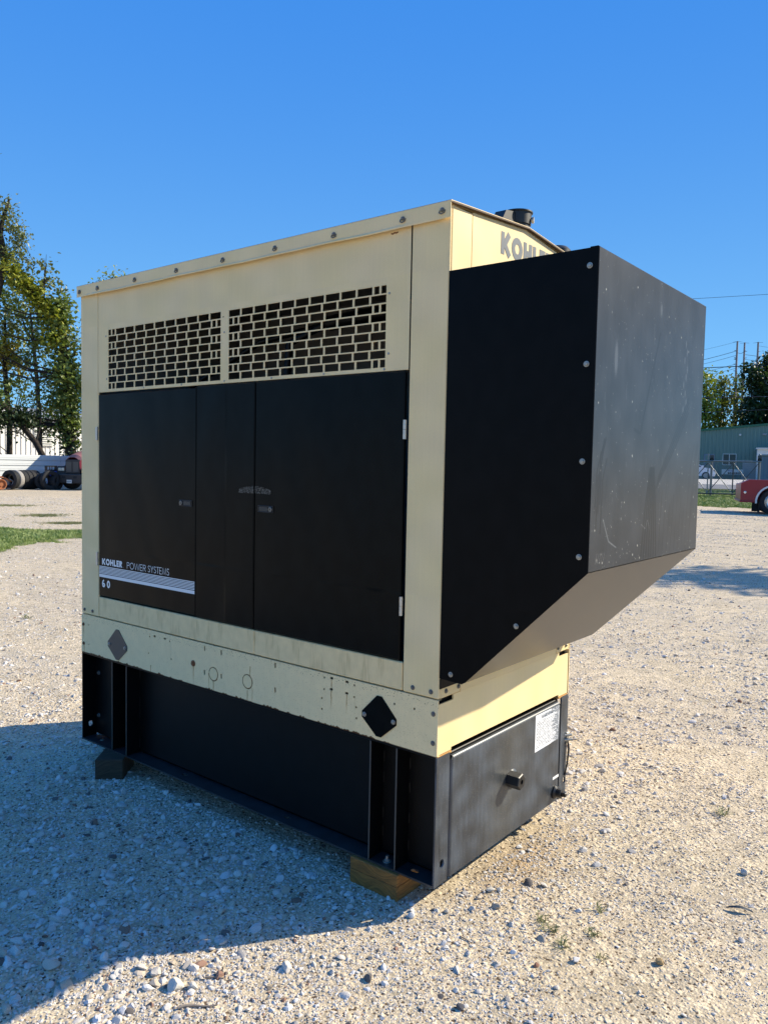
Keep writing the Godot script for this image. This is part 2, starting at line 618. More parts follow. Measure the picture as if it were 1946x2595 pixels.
	M.grille_grey = mat(lin(0.075, 0.068, 0.06), 0.6)
	M.lens = mat(lin(0.55, 0.52, 0.42), 0.15)
	M.glass_dark = mat(lin(0.012, 0.014, 0.016), 0.06)
	M.blue_plastic = mat(lin(0.01, 0.05, 0.42), 0.45)
	M.orange_rust = mat(lin(0.36, 0.13, 0.05), 0.85)
	M.steel_grey = mat(lin(0.30, 0.30, 0.29), 0.6, 0.2)
	M.green_wall = mat(lin(0.115, 0.205, 0.175), 0.5)
	M.green_trim = mat(lin(0.012, 0.105, 0.055), 0.5)
	M.frame_white = mat(lin(0.62, 0.62, 0.58), 0.5)
	M.galvanised = mat(lin(0.24, 0.25, 0.25), 0.45, 0.5)
	M.dark_pipe = mat(lin(0.075, 0.08, 0.08), 0.5, 0.3)
	M.car_white = mat(lin(0.62, 0.66, 0.72), 0.3)
	M.service_red = mat(lin(0.27, 0.006, 0.016), 0.3)
	M.chrome = mat(lin(0.62, 0.63, 0.64), 0.2, 0.9)
	M.trim_white = mat(lin(0.66, 0.66, 0.64), 0.4)
	M.concrete = mat(lin(0.58, 0.54, 0.47), 0.9)
	M.asphalt = mat(lin(0.20, 0.20, 0.205), 0.9)
	M.pole = mat(lin(0.28, 0.235, 0.22), 0.8)
	M.wire = mat(lin(0.035, 0.04, 0.05), 0.6)
	M.pale_grey = mat(lin(0.34, 0.35, 0.35), 0.55)
	M.blue_grey = mat(lin(0.15, 0.20, 0.25), 0.5)
	var bark := texture(128, 256, func(x: int, y: int) -> Color:
		var v := 0.7 + 0.45 * s1.get_noise_2d(x * 0.18, y * 0.035)
		return Color(v, v, v))
	M.bark = mat(lin(0.055, 0.042, 0.034), 0.95)
	M.bark.albedo_texture = bark
	M.bark_grey = mat(lin(0.19, 0.165, 0.14), 0.95)
	M.bark_grey.albedo_texture = bark
	M.leaf = mat(Color.WHITE, 0.45)
	M.leaf.vertex_color_use_as_albedo = true
	M.leaf.backlight_enabled = true
	M.leaf.backlight = Color(0.7, 0.75, 0.4)
	M.blade = mat(Color.WHITE, 0.55)
	M.blade.vertex_color_use_as_albedo = true
	M.blade.backlight_enabled = true
	M.blade.backlight = Color(0.4, 0.5, 0.2)
	M.stone = mat(Color.WHITE, 0.9)
	M.stone.vertex_color_use_as_albedo = true
	var speck := texture(128, 128, func(x: int, y: int) -> Color:
		var v := 0.88 + 0.2 * s1.get_noise_2d(x * 0.12, y * 0.12) + 0.1 * s1.get_noise_2d(x * 0.5, y * 0.5)
		return Color(v, v, v))
	M.stone.albedo_texture = speck
	M.twig = mat(lin(0.27, 0.22, 0.17), 0.95)
	M.dead_leaf = mat(lin(0.05, 0.065, 0.075), 0.6)


# ---------------------------------------------------------------- lettering
func curve(c: Vector2, r: Vector2, a0: float, a1: float, n: int) -> Array:
	var out := []
	for i in n + 1:
		var a := deg_to_rad(lerpf(a0, a1, float(i) / n))
		out.append(c + Vector2(cos(a) * r.x, sin(a) * r.y))
	return out


# [width, [line, closed] ...] of a letter one unit high, drawn with a pen of width w
func glyph(ch: String, w: float) -> Array:
	var h := w / 2.0
	match ch:
		"K":
			return [0.80, [[Vector2(h, 0), Vector2(h, 1)], false], [[Vector2(w, 0.44), Vector2(0.80 - h, 1)], false], [[Vector2(w * 0.9, 0.56), Vector2(0.86 - h, 0)], false]]
		"O":
			return [0.94, [curve(Vector2(0.47, 0.5), Vector2(0.47 - h, 0.52 - h), 0, 337.5, 15), true]]
		"H":
			return [0.76, [[Vector2(h, 0), Vector2(h, 1)], false], [[Vector2(0.76 - h, 0), Vector2(0.76 - h, 1)], false], [[Vector2(w, 0.5), Vector2(0.76 - w, 0.5)], false]]
		"L":
			return [0.52, [[Vector2(h, 1), Vector2(h, h), Vector2(0.52, h)], false]]
		"E":
			return [0.55, [[Vector2(0.55, 1 - h), Vector2(h, 1 - h), Vector2(h, h), Vector2(0.55, h)], false], [[Vector2(w, 0.5), Vector2(0.50, 0.5)], false]]
		"R":
			return [0.66, [[Vector2(h, 0), Vector2(h, 1)], false], [[Vector2(w, 1 - h)] + curve(Vector2(0.36, 0.73), Vector2(0.27 - h * 0.9, 0.27 - h), 90, -90, 8) + [Vector2(w, 0.46 + h)], false], [[Vector2(0.30, 0.47), Vector2(0.66 - h, 0)], false]]
		"P":
			return [0.56, [[Vector2(h, 0), Vector2(h, 1)], false], [[Vector2(w, 1 - h)] + curve(Vector2(0.32, 0.73), Vector2(0.24, 0.27 - h), 90, -90, 8) + [Vector2(w, 0.46 + h)], false]]
		"W":
			return [1.12, [[Vector2(0.0, 1), Vector2(0.29, 0.03), Vector2(0.56, 0.97), Vector2(0.83, 0.03), Vector2(1.12, 1)], false]]
		"S":
			return [0.52, [curve(Vector2(0.26, 0.75), Vector2(0.20, 0.25 - h), 20, 240, 8) + curve(Vector2(0.26, 0.26), Vector2(0.22, 0.26 - h), 80, -160, 9), false]]
		"Y":
			return [0.62, [[Vector2(0.0, 1), Vector2(0.31, 0.45), Vector2(0.62, 1)], false], [[Vector2(0.31, 0.43), Vector2(0.31, 0)], false]]
		"T":
			return [0.52, [[Vector2(0, 1 - h), Vector2(0.52, 1 - h)], false], [[Vector2(0.26, 1 - w), Vector2(0.26, 0)], false]]
		"M":
			return [0.92, [[Vector2(0.02, 0), Vector2(0.16, 0.97), Vector2(0.46, 0.06), Vector2(0.76, 0.97), Vector2(0.90, 0)], false]]
		"N":
			return [0.66, [[Vector2(h, 0), Vector2(h, 0.97), Vector2(0.66 - h, 0.03), Vector2(0.66 - h, 1)], false]]
		"A":
			return [0.7, [[Vector2(0, 0), Vector2(0.35, 0.97), Vector2(0.7, 0)], false], [[Vector2(0.15, 0.32), Vector2(0.55, 0.32)], false]]
		"I":
			return [w, [[Vector2(h, 0), Vector2(h, 1)], false]]
		"G":
			return [0.8, [curve(Vector2(0.42, 0.5), Vector2(0.40 - h, 0.5 - h), 45, 345, 12) + [Vector2(0.5, 0.44)], false]]
		"C":
			return [0.7, [curve(Vector2(0.42, 0.5), Vector2(0.40 - h, 0.5 - h), 50, 310, 12), false]]
		"6":
			return [0.66, [curve(Vector2(0.32, 0.29), Vector2(0.31 - h, 0.30 - h), 0, 330, 11), true], [[Vector2(h * 1.05, 0.36)] + curve(Vector2(0.50, 0.42), Vector2(0.42, 0.52), 168, 104, 5), false]]
		"0":
			return [0.66, [curve(Vector2(0.33, 0.48), Vector2(0.33 - h, 0.5 - h), 0, 337.5, 15), true]]
	return [0.35]


# writes a word from o along u; total is the length it fills
func word(b: Builder, text: String, o: Vector3, u: Vector3, w: Vector3, height: float, total: float, pen: float, gap: float) -> void:
	var length := 0.0
	for ch in text:
		length += glyph(ch, pen)[0] + gap
	length -= gap
	var sx := total / length
	var x := 0.0
	var n := u.cross(w)
	for ch in text:
		var g := glyph(ch, pen)
		for k in range(1, g.size()):
			var pts: Array = g[k][0].map(func(p): return Vector2((p.x + x) * sx, p.y * height))
			b.ribbon(o + n * 0.00006 * k, u, w, pts, pen * (sx + height) / 2.0, g[k][1])
		x += g[0] + gap


# ---------------------------------------------------------------- the generator
const GEN := Vector3(-1.01, 0.085, -0.465)

func rect_hole(x0: float, y0: float, x1: float, y1: float) -> PackedVector2Array:
	return PackedVector2Array([Vector2(x0, y0), Vector2(x1, y0), Vector2(x1, y1), Vector2(x0, y1)])


func round_hole(x: float, y: float, rx: float, ry: float, k := 2) -> PackedVector2Array:
	var out := PackedVector2Array()
	for i in 4 * k:
		var a := deg_to_rad(225.0 + 360.0 * i / (4 * k))
		# a stadium when the radii differ, a circle when they do not
		var d := Vector2(cos(a), sin(a))
		out.append(Vector2(x + d.x * minf(rx, ry), y + d.y * minf(rx, ry)) + Vector2(signf(d.x) * maxf(rx - ry, 0), signf(d.y) * maxf(ry - rx, 0)))
	return out


func hex_bolt(b: Builder, at: Vector3, n: Vector3, r: float, washer := 1.5) -> void:
	b.lathe(at, n, [[0.0, r * washer], [r * 0.22, r * washer], [r * 0.3, r * washer * 0.9], [r * 0.3, 0.0]], 16)
	b.lathe(at + n * r * 0.3, n, [[0.0, r], [r * 0.6, r], [r * 0.75, r * 0.78], [r * 0.75, 0.0]], 6, false, 0.3)


func grille_holes(x0: float, x1: float, y0: float, y1: float, wide_first_on_left: bool) -> Array:
	# nine rows of ten wide slots; each row ends in two narrow ones, left and right by turns
	var out := []
	var pitch := (x1 - x0 + 0.0072) / 10.82
	var rise := (y1 - y0 + 0.0042) / 9.0
	for row in 9:
		var top := y1 - rise * row
		var narrow_left := (row % 2 == 1) if wide_first_on_left else (row % 2 == 0)
		var x := x0
		var widths := []
		for k in 10:
			widths.append(pitch)
		if narrow_left:
			widths = [pitch * 0.41, pitch * 0.41] + widths
		else:
			widths += [pitch * 0.41, pitch * 0.41]
		for w in widths:
			out.append(rect_hole(x, top - rise + 0.0042, x + w - 0.0072, top))
			x += w
	return out


func bent_panel(b: Builder, x0: float, x1: float, y0: float, y1: float, z: float, thick: float) -> void:
	b.box(Vector3(x0, y0, z - thick), Vector3(x1, y1, z), 0.0035)


func make_generator() -> void:
	var g := thing("generator", "cream and black generator set with radiator hood on a black fuel tank", "generator", GEN)
	var L := 2.02
	var D := -0.93
	var b: Builder

	# roof: two slopes, a lip over the long side with its hem turned out
	b = Builder.new()
	for s in [[0.013, -0.465, 2.190, 2.2265], [D - 0.013, -0.465, 2.190, 2.2265]]:
		var a := Vector3(0.012, s[2], s[0])
		var c := Vector3(0.012, s[3], s[1])
		var a2 := Vector3(-L - 0.012, s[2], s[0])
		var c2 := Vector3(-L - 0.012, s[3], s[1])
		var dn := Vector3(0, -0.006, 0)
		if s[0] > -0.4:
			b.quad(a2, a, c, c2)
			b.quad(a + dn, a2 + dn, c2 + dn, c + dn)
			b.quad(a, a + dn, c + dn, c)
			b.quad(a2 + dn, a2, c2, c2 + dn)
		else:
			b.quad(a, a2, c2, c)
			b.quad(a2 + dn, a + dn, c + dn, c2 + dn)
			b.quad(a + dn, a, c, c + dn)
			b.quad(a2, a2 + dn, c2 + dn, c2)
	var roof := put("roof", b, M.cream, g)
	roof.set_meta("label", "shallow pitched cream roof with a bolted lip")
	b = Builder.new()
	for q in [[0.011, -0.465, 2.1835, 2.2200], [D - 0.011, -0.465, 2.1835, 2.2200]]:
		var p := [Vector3(0.0005, q[2], q[0]), Vector3(0.0115, q[2], q[0]), Vector3(0.0115, q[3], q[1]), Vector3(0.0005, q[3], q[1])]
		b.quad(p[0], p[1], p[2], p[3])
		b.quad(p[1], p[1] + Vector3(0.0012, 0.0, 0), p[2] + Vector3(0.0012, 0.0, 0), p[2])
		b.quad(p[1] + Vector3(0.0012, 0.0, 0), p[1] + Vector3(0.0012, 0.0045, 0), p[2] + Vector3(0.0012, 0.0045, 0), p[2] + Vector3(0.0012, 0.0, 0))
	put("drip_edge", b, M.rusty_edge, roof)
	for side in [1.0, -1.0]:
		b = Builder.new()
		var z: float = 0.012 if side > 0 else D - 0.012
		var n := 64
		for i in n:
			var x0 := lerpf(-L - 0.010, 0.010, float(i) / n)
			var x1 := lerpf(-L - 0.010, 0.010, float(i + 1) / n)
			var prof := func(x: float) -> Array:
				# the hem kicks out between the corner posts and is tucked in over them
				var k := smoothstep(-2.00, -1.84, x) * (1.0 - smoothstep(-0.26, -0.10, x))
				var wob := 0.0007 * sin(x * 9.0) + 0.0006 * sin(x * 23.0)
				var low := 2.1395 - 0.0035 * k + wob
				return [Vector3(x, 2.1895, z), Vector3(x, 2.1880, z + side * 0.0012), Vector3(x, low + 0.010, z + side * 0.0015), Vector3(x, low + 0.003, z + side * (0.0015 + 0.006 * k)), Vector3(x, low, z + side * (0.001 + 0.0055 * k)), Vector3(x, low + 0.002, z - side * 0.002)]
			var p: Array = prof.call(x0)
			var q: Array = prof.call(x1)
			for k in p.size() - 1:
				if side > 0:
					b.quad(p[k + 1], q[k + 1], q[k], p[k])
				else:
					b.quad(q[k + 1], p[k + 1], p[k], q[k])
		b.box(Vector3(-L - 0.011, 2.141, z - 0.001), Vector3(-L - 0.009, 2.1885, z + 0.001))
		b.box(Vector3(0.009, 2.141, z - 0.001), Vector3(0.011, 2.1885, z + 0.001))
		put("roof_lip", b, M.cream, roof)
	for x in [-2.004, -1.858, -1.577, -1.294, -1.012, -0.731, -0.451, -0.165, -0.019]:
		b = Builder.new()
		b.lathe(Vector3(x, 2.165, 0.0136), Vector3(0, 0, 1), [[0.0, 0.0068], [0.002, 0.0068], [0.003, 0.0052], [0.0065, 0.0046], [0.0075, 0.0025], [0.0075, 0.0]], 14)
		# the little wire clip beside the screw head
		b.tube([Vector3(x - 0.009, 2.164, 0.0145), Vector3(x - 0.011, 2.157, 0.016), Vector3(x - 0.003, 2.153, 0.017), Vector3(x + 0.008, 2.156, 0.016), Vector3(x + 0.010, 2.164, 0.0145)], [0.0018, 0.0018, 0.0018, 0.0018, 0.0018], 5)
		put("bolt", b, M.bolt, roof)

	# corner posts: sheet folded round the corners
	for px in [[-0.1395, 0.0, 0.0, -0.1245], [-L, -1.8785, 0.0, -0.1245], [-0.1395, 0.0, D, D + 0.1245], [-L, -1.8785, D, D + 0.1245]]:
		b = Builder.new()
		var front: bool = px[2] == 0.0
		var at_end: float = 0.0 if px[1] == 0.0 else -L
		b.box(Vector3(px[0], 0.6865, minf(px[2], px[2] + (-0.012 if front else 0.012))), Vector3(px[1], 2.185, maxf(px[2], px[2] + (-0.012 if front else 0.012))), 0.004)
		var inner := at_end + (-0.012 if at_end == 0.0 else 0.012)
		b.box(Vector3(minf(at_end, inner), 0.6865, minf(px[2] + (-0.0125 if front else 0.0125), px[3])), Vector3(maxf(at_end, inner), 2.186, maxf(px[2] + (-0.0125 if front else 0.0125), px[3])), 0.003)
		var post := put("corner_post", b, M.cream, g)
		if front:
			b = Builder.new()
			for x in ([-0.098, -0.028] if px[1] == 0.0 else [-1.994, -1.927]):
				b = Builder.new()
				hex_bolt(b, Vector3(x, 0.7065, 0.0005), Vector3(0, 0, 1), 0.0052)
				put("bolt", b, M.bolt, post)
		if at_end == 0.0:
			for zz in ([-0.040, -0.111] if front else [D + 0.040, D + 0.111]):
				b = Builder.new()
				hex_bolt(b, Vector3(0.0005, 0.7065, zz), Vector3(1, 0, 0), 0.0052)
				put("bolt", b, M.bolt, post)

	# upper panel with its two punched grilles
	b = Builder.new()
	var holes := grille_holes(-1.7987, -1.0398, 1.7169, 1.9758, false) + grille_holes(-0.9933, -0.2366, 1.7169, 1.9758, true)
	b.plate(Rect2(-1.8755, 1.7045, 1.7330, 0.481), holes, -0.001, 0.003)
	b.quad(Vector3(-1.8755, 1.7045, -0.013), Vector3(-0.1425, 1.7045, -0.013), Vector3(-0.1425, 1.7045, -0.001), Vector3(-1.8755, 1.7045, -0.001))
	var panel := put("grille_panel", b, M.cream, g)
	panel.set_meta("label", "cream upper panel punched with brick-pattern air slots")
	for p in [[-1.816, 1.949], [-1.811, 1.762], [-1.018, 1.896], [-1.016, 1.712], [-1.534, 1.7115], [-1.278, 1.7115], [-0.757, 1.7108], [-0.501, 1.7108], [-0.239, 1.7108], [-0.223, 1.759], [-0.224, 1.948]]:
		b = Builder.new()
		b.lathe(Vector3(p[0], p[1], -0.001), Vector3(0, 0, 1), [[0.0, 0.0042], [0.0014, 0.0038], [0.002, 0.0022], [0.0014, 0.001], [0.0014, 0.0]], 10)
		put("screw", b, M.zinc, panel)
	b = Builder.new()
	b.lathe(Vector3(-1.025, 1.955, -0.0008), Vector3(0, 0, 1), [[0.0, 0.003], [0.0002, 0.0]], 10)
	put("dark_hole_disc", b, M.dark, panel)  # flat dark disc, its colour stands in for the shade inside a hole
	b = Builder.new()
	b.ribbon(Vector3(-0.222, 2.131, -0.0004), Vector3.RIGHT, Vector3.UP, [Vector2(0, 0.001), Vector2(0.008, -0.001), Vector2(0.014, 0.002), Vector2(0.021, 0.0), Vector2(0.028, 0.002)], 0.0045)
	put("paint_chip", b, M.rusty, panel)
	# inside: black lining, a duct and pipes that show through the slots
	b = Builder.new()
	b.box(Vector3(-1.99, 0.70, -0.915), Vector3(-0.02, 2.17, -0.905))
	b.box(Vector3(-1.99, 2.165, -0.90), Vector3(-0.02, 2.17, -0.014))
	b.box(Vector3(-1.99, 0.70, -0.90), Vector3(-1.98, 2.16, -0.02))
	b.box(Vector3(-0.03, 0.70, -0.90), Vector3(-0.02, 2.16, -0.02))
	b.box(Vector3(-1.98, 0.70, -0.90), Vector3(-0.03, 0.71, -0.02))
	var lining := put("foam_lining", b, M.lining, g)
	b = Builder.new()
	b.tube([Vector3(-0.75, 1.95, -0.30), Vector3(-0.4, 1.96, -0.28), Vector3(-0.2, 1.97, -0.35)], [0.03, 0.03, 0.03], 12)
	b.tube([Vector3(-1.5, 1.72, -0.2), Vector3(-1.1, 1.90, -0.26), Vector3(-0.75, 1.95, -0.30)], [0.012, 0.012, 0.012], 8)
	b.tube([Vector3(-0.85, 1.64, -0.16), Vector3(-0.83, 1.86, -0.16), Vector3(-0.70, 1.92, -0.2)], [0.015, 0.015, 0.015], 8)
	put("engine_pipe", b, M.tank, lining)
	# panels of the far long side and both ends
	b = Builder.new()
	b.box(Vector3(-1.8755, 0.6865, D + 0.001), Vector3(-0.1425, 2.185, D + 0.010), 0.003)
	put("rear_panel", b, M.cream, g)
	b = Builder.new()
	b.prism([Vector3(-0.001, 0.6865, -0.1270), Vector3(-0.001, 0.6865, D + 0.1270), Vector3(-0.001, 2.185, D + 0.1270), Vector3(-0.001, 2.2185, -0.465), Vector3(-0.001, 2.190, -0.1270)], Vector3(1, 0, 0), 0.008)
	var end := put("end_panel", b, M.cream, g)
	b = Builder.new()
	word(b, "KOHLER", Vector3(-0.0002, 2.105, -0.300), Vector3(0, 0, -1), Vector3.UP, 0.072, 0.37, 0.28, 0.08)
	put("lettering", b, M.print_grey, end)
	b = Builder.new()
	b.prism([Vector3(-L + 0.001, 0.6865, D + 0.1270), Vector3(-L + 0.001, 0.6865, -0.1270), Vector3(-L + 0.001, 2.19, -0.1270), Vector3(-L + 0.001, 2.2185, -0.465), Vector3(-L + 0.001, 2.185, D + 0.1270)], Vector3(-1, 0, 0), 0.008)
	put("end_panel", b, M.cream, g)

	# doors
	var doors := [[-1.8725, -1.1815, 0.787, 1.6945, 0.0015], [-1.1775, -0.8405, 0.784, 1.7005, 0.0035], [-0.8355, -0.1525, 0.784, 1.7005, 0.0035]]
	var door_nodes := []
	for k in 3:
		var d: Array = doors[k]
		b = Builder.new()
		bent_panel(b, d[0], d[1], d[2], d[3], d[4], 0.016)
		var door := put("door", b, M.door, g)
		door_nodes.append(door)
		door.set_meta("label", ["black door with white lettering and stripes", "narrow black middle panel", "wide black door with hinges at the post"][k])
		if k == 0:
			b = Builder.new()
			var z: float = d[4] + 0.0004
			word(b, "KOHLER", Vector3(-1.846, 0.9315, z), Vector3.RIGHT, Vector3.UP, 0.0280, 0.158, 0.25, 0.07)
			b.ribbon(Vector3(-1.6815, 0.9335, z), Vector3.RIGHT, Vector3.UP, curve(Vector2.ZERO, Vector2(0.0018, 0.0022), 0, 330, 11), 0.0008, true)
			word(b, "POWER", Vector3(-1.652, 0.9315, z), Vector3.RIGHT, Vector3.UP, 0.0280, 0.140, 0.085, 0.12)
			word(b, "SYSTEMS", Vector3(-1.498, 0.9315, z), Vector3.RIGHT, Vector3.UP, 0.0285, 0.147, 0.085, 0.12)
			word(b, "60", Vector3(-1.846, 0.829, z), Vector3.RIGHT, Vector3.UP, 0.034, 0.064, 0.22, 0.30)
			put("lettering", b, M.print_white, door)
			b = Builder.new()
			for i in 6:
				var y := 0.9240 - i * 0.0060
				b.quad(Vector3(d[0] + 0.004, y - 0.0036, z), Vector3(d[1] - 0.004, y - 0.0036, z), Vector3(d[1] - 0.004, y, z), Vector3(d[0] + 0.004, y, z))
			b.quad(Vector3(d[0] + 0.004, 0.8735, z), Vector3(d[1] - 0.004, 0.8735, z), Vector3(d[1] - 0.004, 0.8875, z), Vector3(d[0] + 0.004, 0.8875, z))
			put("stripes", b, M.print_white, door)
			for y in [1.550, 0.983]:
				b = Builder.new()
				b.box(Vector3(-1.8985, y - 0.058, -0.001), Vector3(-1.8845, y, 0.0022), 0.0005)
				b.cyl(Vector3(-1.8825, y - 0.059, 0.004), Vector3(-1.8825, y - 0.030, 0.004), 0.0045, 0.0045, 10)
				b.cyl(Vector3(-1.8825, y - 0.0295, 0.004), Vector3(-1.8825, y + 0.001, 0.004), 0.0045, 0.0045, 10)
				put("hinge", b, M.hinge, door)
		if k == 2:
			for y in [1.548, 0.990]:
				b = Builder.new()
				b.cyl(Vector3(-0.1480, y - 0.060, 0.005), Vector3(-0.1480, y - 0.0305, 0.005), 0.0058, 0.0058, 12)
				b.cyl(Vector3(-0.1480, y - 0.0295, 0.005), Vector3(-0.1480, y, 0.005), 0.0058, 0.0058, 12)
				put("hinge", b, M.hinge, door)
		if k != 1:
			# recessed paddle latch with a key lock
			var x0 := -1.2845 if k == 0 else -0.8160
			var y0: float = 1.2240
			var z: float = d[4]
			b = Builder.new()
			for r in [[x0, y0, x0 + 0.082, y0 + 0.003], [x0, y0 + 0.022, x0 + 0.082, y0 + 0.025], [x0, y0 + 0.003, x0 + 0.003, y0 + 0.022], [x0 + 0.079, y0 + 0.003, x0 + 0.082, y0 + 0.022]]:
				b.box(Vector3(r[0], r[1], z), Vector3(r[2], r[3], z + 0.0035), 0.001)
			b.quad(Vector3(x0 + 0.003, y0 + 0.003, z + 0.0003), Vector3(x0 + 0.079, y0 + 0.003, z + 0.0003), Vector3(x0 + 0.079, y0 + 0.022, z + 0.0003), Vector3(x0 + 0.003, y0 + 0.022, z + 0.0003))
			var latch := put("latch", b, M.fitting, door)
			b = Builder.new()
			var px := x0 + 0.025 if k == 0 else x0 + 0.005
			b.box(Vector3(px, y0 + 0.0045, z + 0.0005), Vector3(px + 0.048, y0 + 0.0205, z + 0.0025), 0.0008)
			var lx := x0 + 0.013 if k == 0 else x0 + 0.068
			put("latch", b, M.latch, door)
			b = Builder.new()
			b.lathe(Vector3(lx, y0 + 0.0125, z + 0.0004), Vector3(0, 0, 1), [[0.0, 0.0095], [0.0045, 0.0095], [0.005, 0.008], [0.005, 0.0035], [0.003, 0.003], [0.003, 0.0]], 14)
			put("lock", b, M.lock, door)
			latch.set_meta("label", "recessed paddle latch")
	# what is left of a torn sticker, half on either door
	rng.seed = 21
	for k in [1, 2]:
		var z: float = doors[k][4] + 0.0005
		b = Builder.new()
		for i in 420:
			var x: float = rng.randf_range(-0.922, -0.8425) if k == 1 else rng.randf_range(-0.8335, -0.751)
			var f: float = (x + 0.8365) / 0.0865
			var top := 1.3185 - 0.014 * f * f
			var y := rng.randf_range(1.2915, top)
			var s := rng.randf_range(0.0006, 0.0016)
			var o := Vector3(x, y, z + i * 1e-7)
			b.tri(o + Vector3(-s, -s * rng.randf(), 0), o + Vector3(s, -s * 0.6, 0), o + Vector3(s * rng.randf_range(-0.6, 0.6), s, 0))
		if k == 1:
			b.quad(Vector3(-0.8475, 1.2935, z), Vector3(-0.8462, 1.2935, z), Vector3(-0.8462, 1.318, z), Vector3(-0.8475, 1.318, z))
		put("sticker_residue", b, M.lock, door_nodes[k])

	# bottom rail under the doors, in two lengths
	for r in [[-1.8755, -0.8365], [-0.8355, -0.1425]]:
		b = Builder.new()
		b.box(Vector3(r[0], 0.6875, -0.012), Vector3(r[1], 0.7795, -0.001), 0.003)
		put("bottom_rail", b, M.cream_streaked, g)

	# skid: a channel with holes, knockouts and cover plates
	b = Builder.new()
	var hs := []
	for p in [[-1.961, 0.637], [-1.959, 0.546], [-1.486, 0.656], [-1.347, 0.657], [-1.495, 0.583], [-1.337, 0.584], [-0.476, 0.668], [-0.339, 0.667], [-0.476, 0.627], [-0.339, 0.627], [-0.486, 0.594], [-0.330, 0.594], [-0.169, 0.639], [-0.090, 0.640], [-0.485, 0.556], [-0.328, 0.557]]:
		hs.append(round_hole(p[0], p[1], 0.0040, 0.0040))
	for p in [[-1.122, 0.664], [-1.021, 0.664], [-1.122, 0.568], [-1.020, 0.571], [-0.720, 0.667], [-0.719, 0.576]]:
		hs.append(round_hole(p[0], p[1], 0.0045, 0.0105))
	for p in [[-1.452, 0.662], [-1.381, 0.663], [-0.442, 0.672], [-0.373, 0.672], [-0.443, 0.633], [-0.373, 0.633]]:
		hs.append(rect_hole(p[0] - 0.007, p[1] - 0.004, p[0] + 0.007, p[1] + 0.004))
	b.plate(Rect2(-L, 0.505, L, 0.1785), hs, 0.0005, 0.004)
	b.quad(Vector3(0, 0.505, -0.02), Vector3(-L, 0.505, -0.02), Vector3(-L, 0.505, 0.0005), Vector3(0, 0.505, 0.0005))
	b.quad(Vector3(-L, 0.6835, 0.0005), Vector3(0, 0.6835, 0.0005), Vector3(0, 0.6835, -0.02), Vector3(-L, 0.6835, -0.02))
	b.quad(Vector3(0, 0.505, 0.0005), Vector3(0, 0.505, -0.0035), Vector3(0, 0.6835, -0.0035), Vector3(0, 0.6835, 0.0005))
	b.quad(Vector3(-L, 0.505, -0.0035), Vector3(-L, 0.505, 0.0005), Vector3(-L, 0.6835, 0.0005), Vector3(-L, 0.6835, -0.0035))
	var skid := put("skid", b, M.skid, g)
	b = Builder.new()
	b.box(Vector3(-L + 0.004, 0.508, D + 0.008), Vector3(-0.020, 0.680, -0.010))
	put("skid_dark_fill", b, M.tank, skid)  # added black block close behind the plate, so the holes read dark
	# end cross member, a little back from the rails, notched at its corners
	b = Builder.new()
	b.prism([Vector3(-0.004, 0.507, -0.006), Vector3(-0.004, 0.507, -0.085), Vector3(-0.004, 0.515, -0.085), Vector3(-0.004, 0.515, D + 0.085), Vector3(-0.004, 0.507, D + 0.085), Vector3(-0.004, 0.507, D + 0.006), Vector3(-0.004, 0.668, D + 0.006), Vector3(-0.004, 0.668, D + 0.090), Vector3(-0.004, 0.6845, D + 0.090), Vector3(-0.004, 0.6845, -0.090), Vector3(-0.004, 0.668, -0.090), Vector3(-0.004, 0.668, -0.006)], Vector3(1, 0, 0), 0.005)
	b.box(Vector3(-L, 0.505, D), Vector3(-0.001, 0.6835, D + 0.004))
	b.box(Vector3(-L + 0.001, 0.507, D + 0.006), Vector3(-L + 0.005, 0.682, -0.006))
	put("end_rail", b, M.skid_plain, skid)
	b = Builder.new()
	for zz in [-0.045, D + 0.045]:
		b.box(Vector3(-0.06, 0.4975, zz - 0.040), Vector3(-0.002, 0.5045, zz + 0.040), 0.001)
	put("shim", b, M.shim, skid)
	for p in [[-0.017, 0.639, 0], [-0.016, 0.547, 0], [-2.003, 0.636, 1], [-2.001, 0.546, 1]]:
		b = Builder.new()
		hex_bolt(b, Vector3(p[0], p[1], 0.0008), Vector3(0, 0, 1), 0.0054)
		put("bolt", b, M.bolt if p[2] == 0 else M.rusty, skid)
	b = Builder.new()
	hex_bolt(b, Vector3(-1.192, 0.592, 0.0008), Vector3(0, 0, 1), 0.0075, 1.7)
	put("bolt", b, M.rusty, skid).set_meta("label", "rusted bolt")
	for p in ring_knockouts():
		b = Builder.new()
		b.lathe(Vector3(p.x, p.y, 0.0007), Vector3(0, 0, 1), [[0.0, 0.0245], [0.0006, 0.0240], [0.0007, 0.0]], 28)
		put("knockout", b, M.skid_plain, skid)
	for p in [[-1.7255, 0.577, 0.074, 0.073, 0], [-0.2305, 0.580, 0.0715, 0.0725, 1]]:
		b = Builder.new()
		var c := Vector3(p[0], p[1], 0.0035)
		var e := 0.010
		b.prism([c + Vector3(-e, -p[3] + e, 0), c + Vector3(e, -p[3] + e, 0), c + Vector3(p[2], -e, 0), c + Vector3(p[2], e, 0), c + Vector3(e, p[3], 0), c + Vector3(-e, p[3], 0), c + Vector3(-p[2], e, 0), c + Vector3(-p[2], -e, 0)], Vector3(0, 0, 1), 0.003)
		for s in [-1.0, 1.0]:
			hex_bolt(b, c + Vector3(s * 0.0605, 0.0, 0.0002), Vector3(0, 0, 1), 0.0054, 1.45)
		put("cover_plate", b, M.diamond_worn if p[4] == 0 else M.door, skid).set_meta("label", "brownish worn diamond cover plate" if p[4] == 0 else "black diamond cover plate")
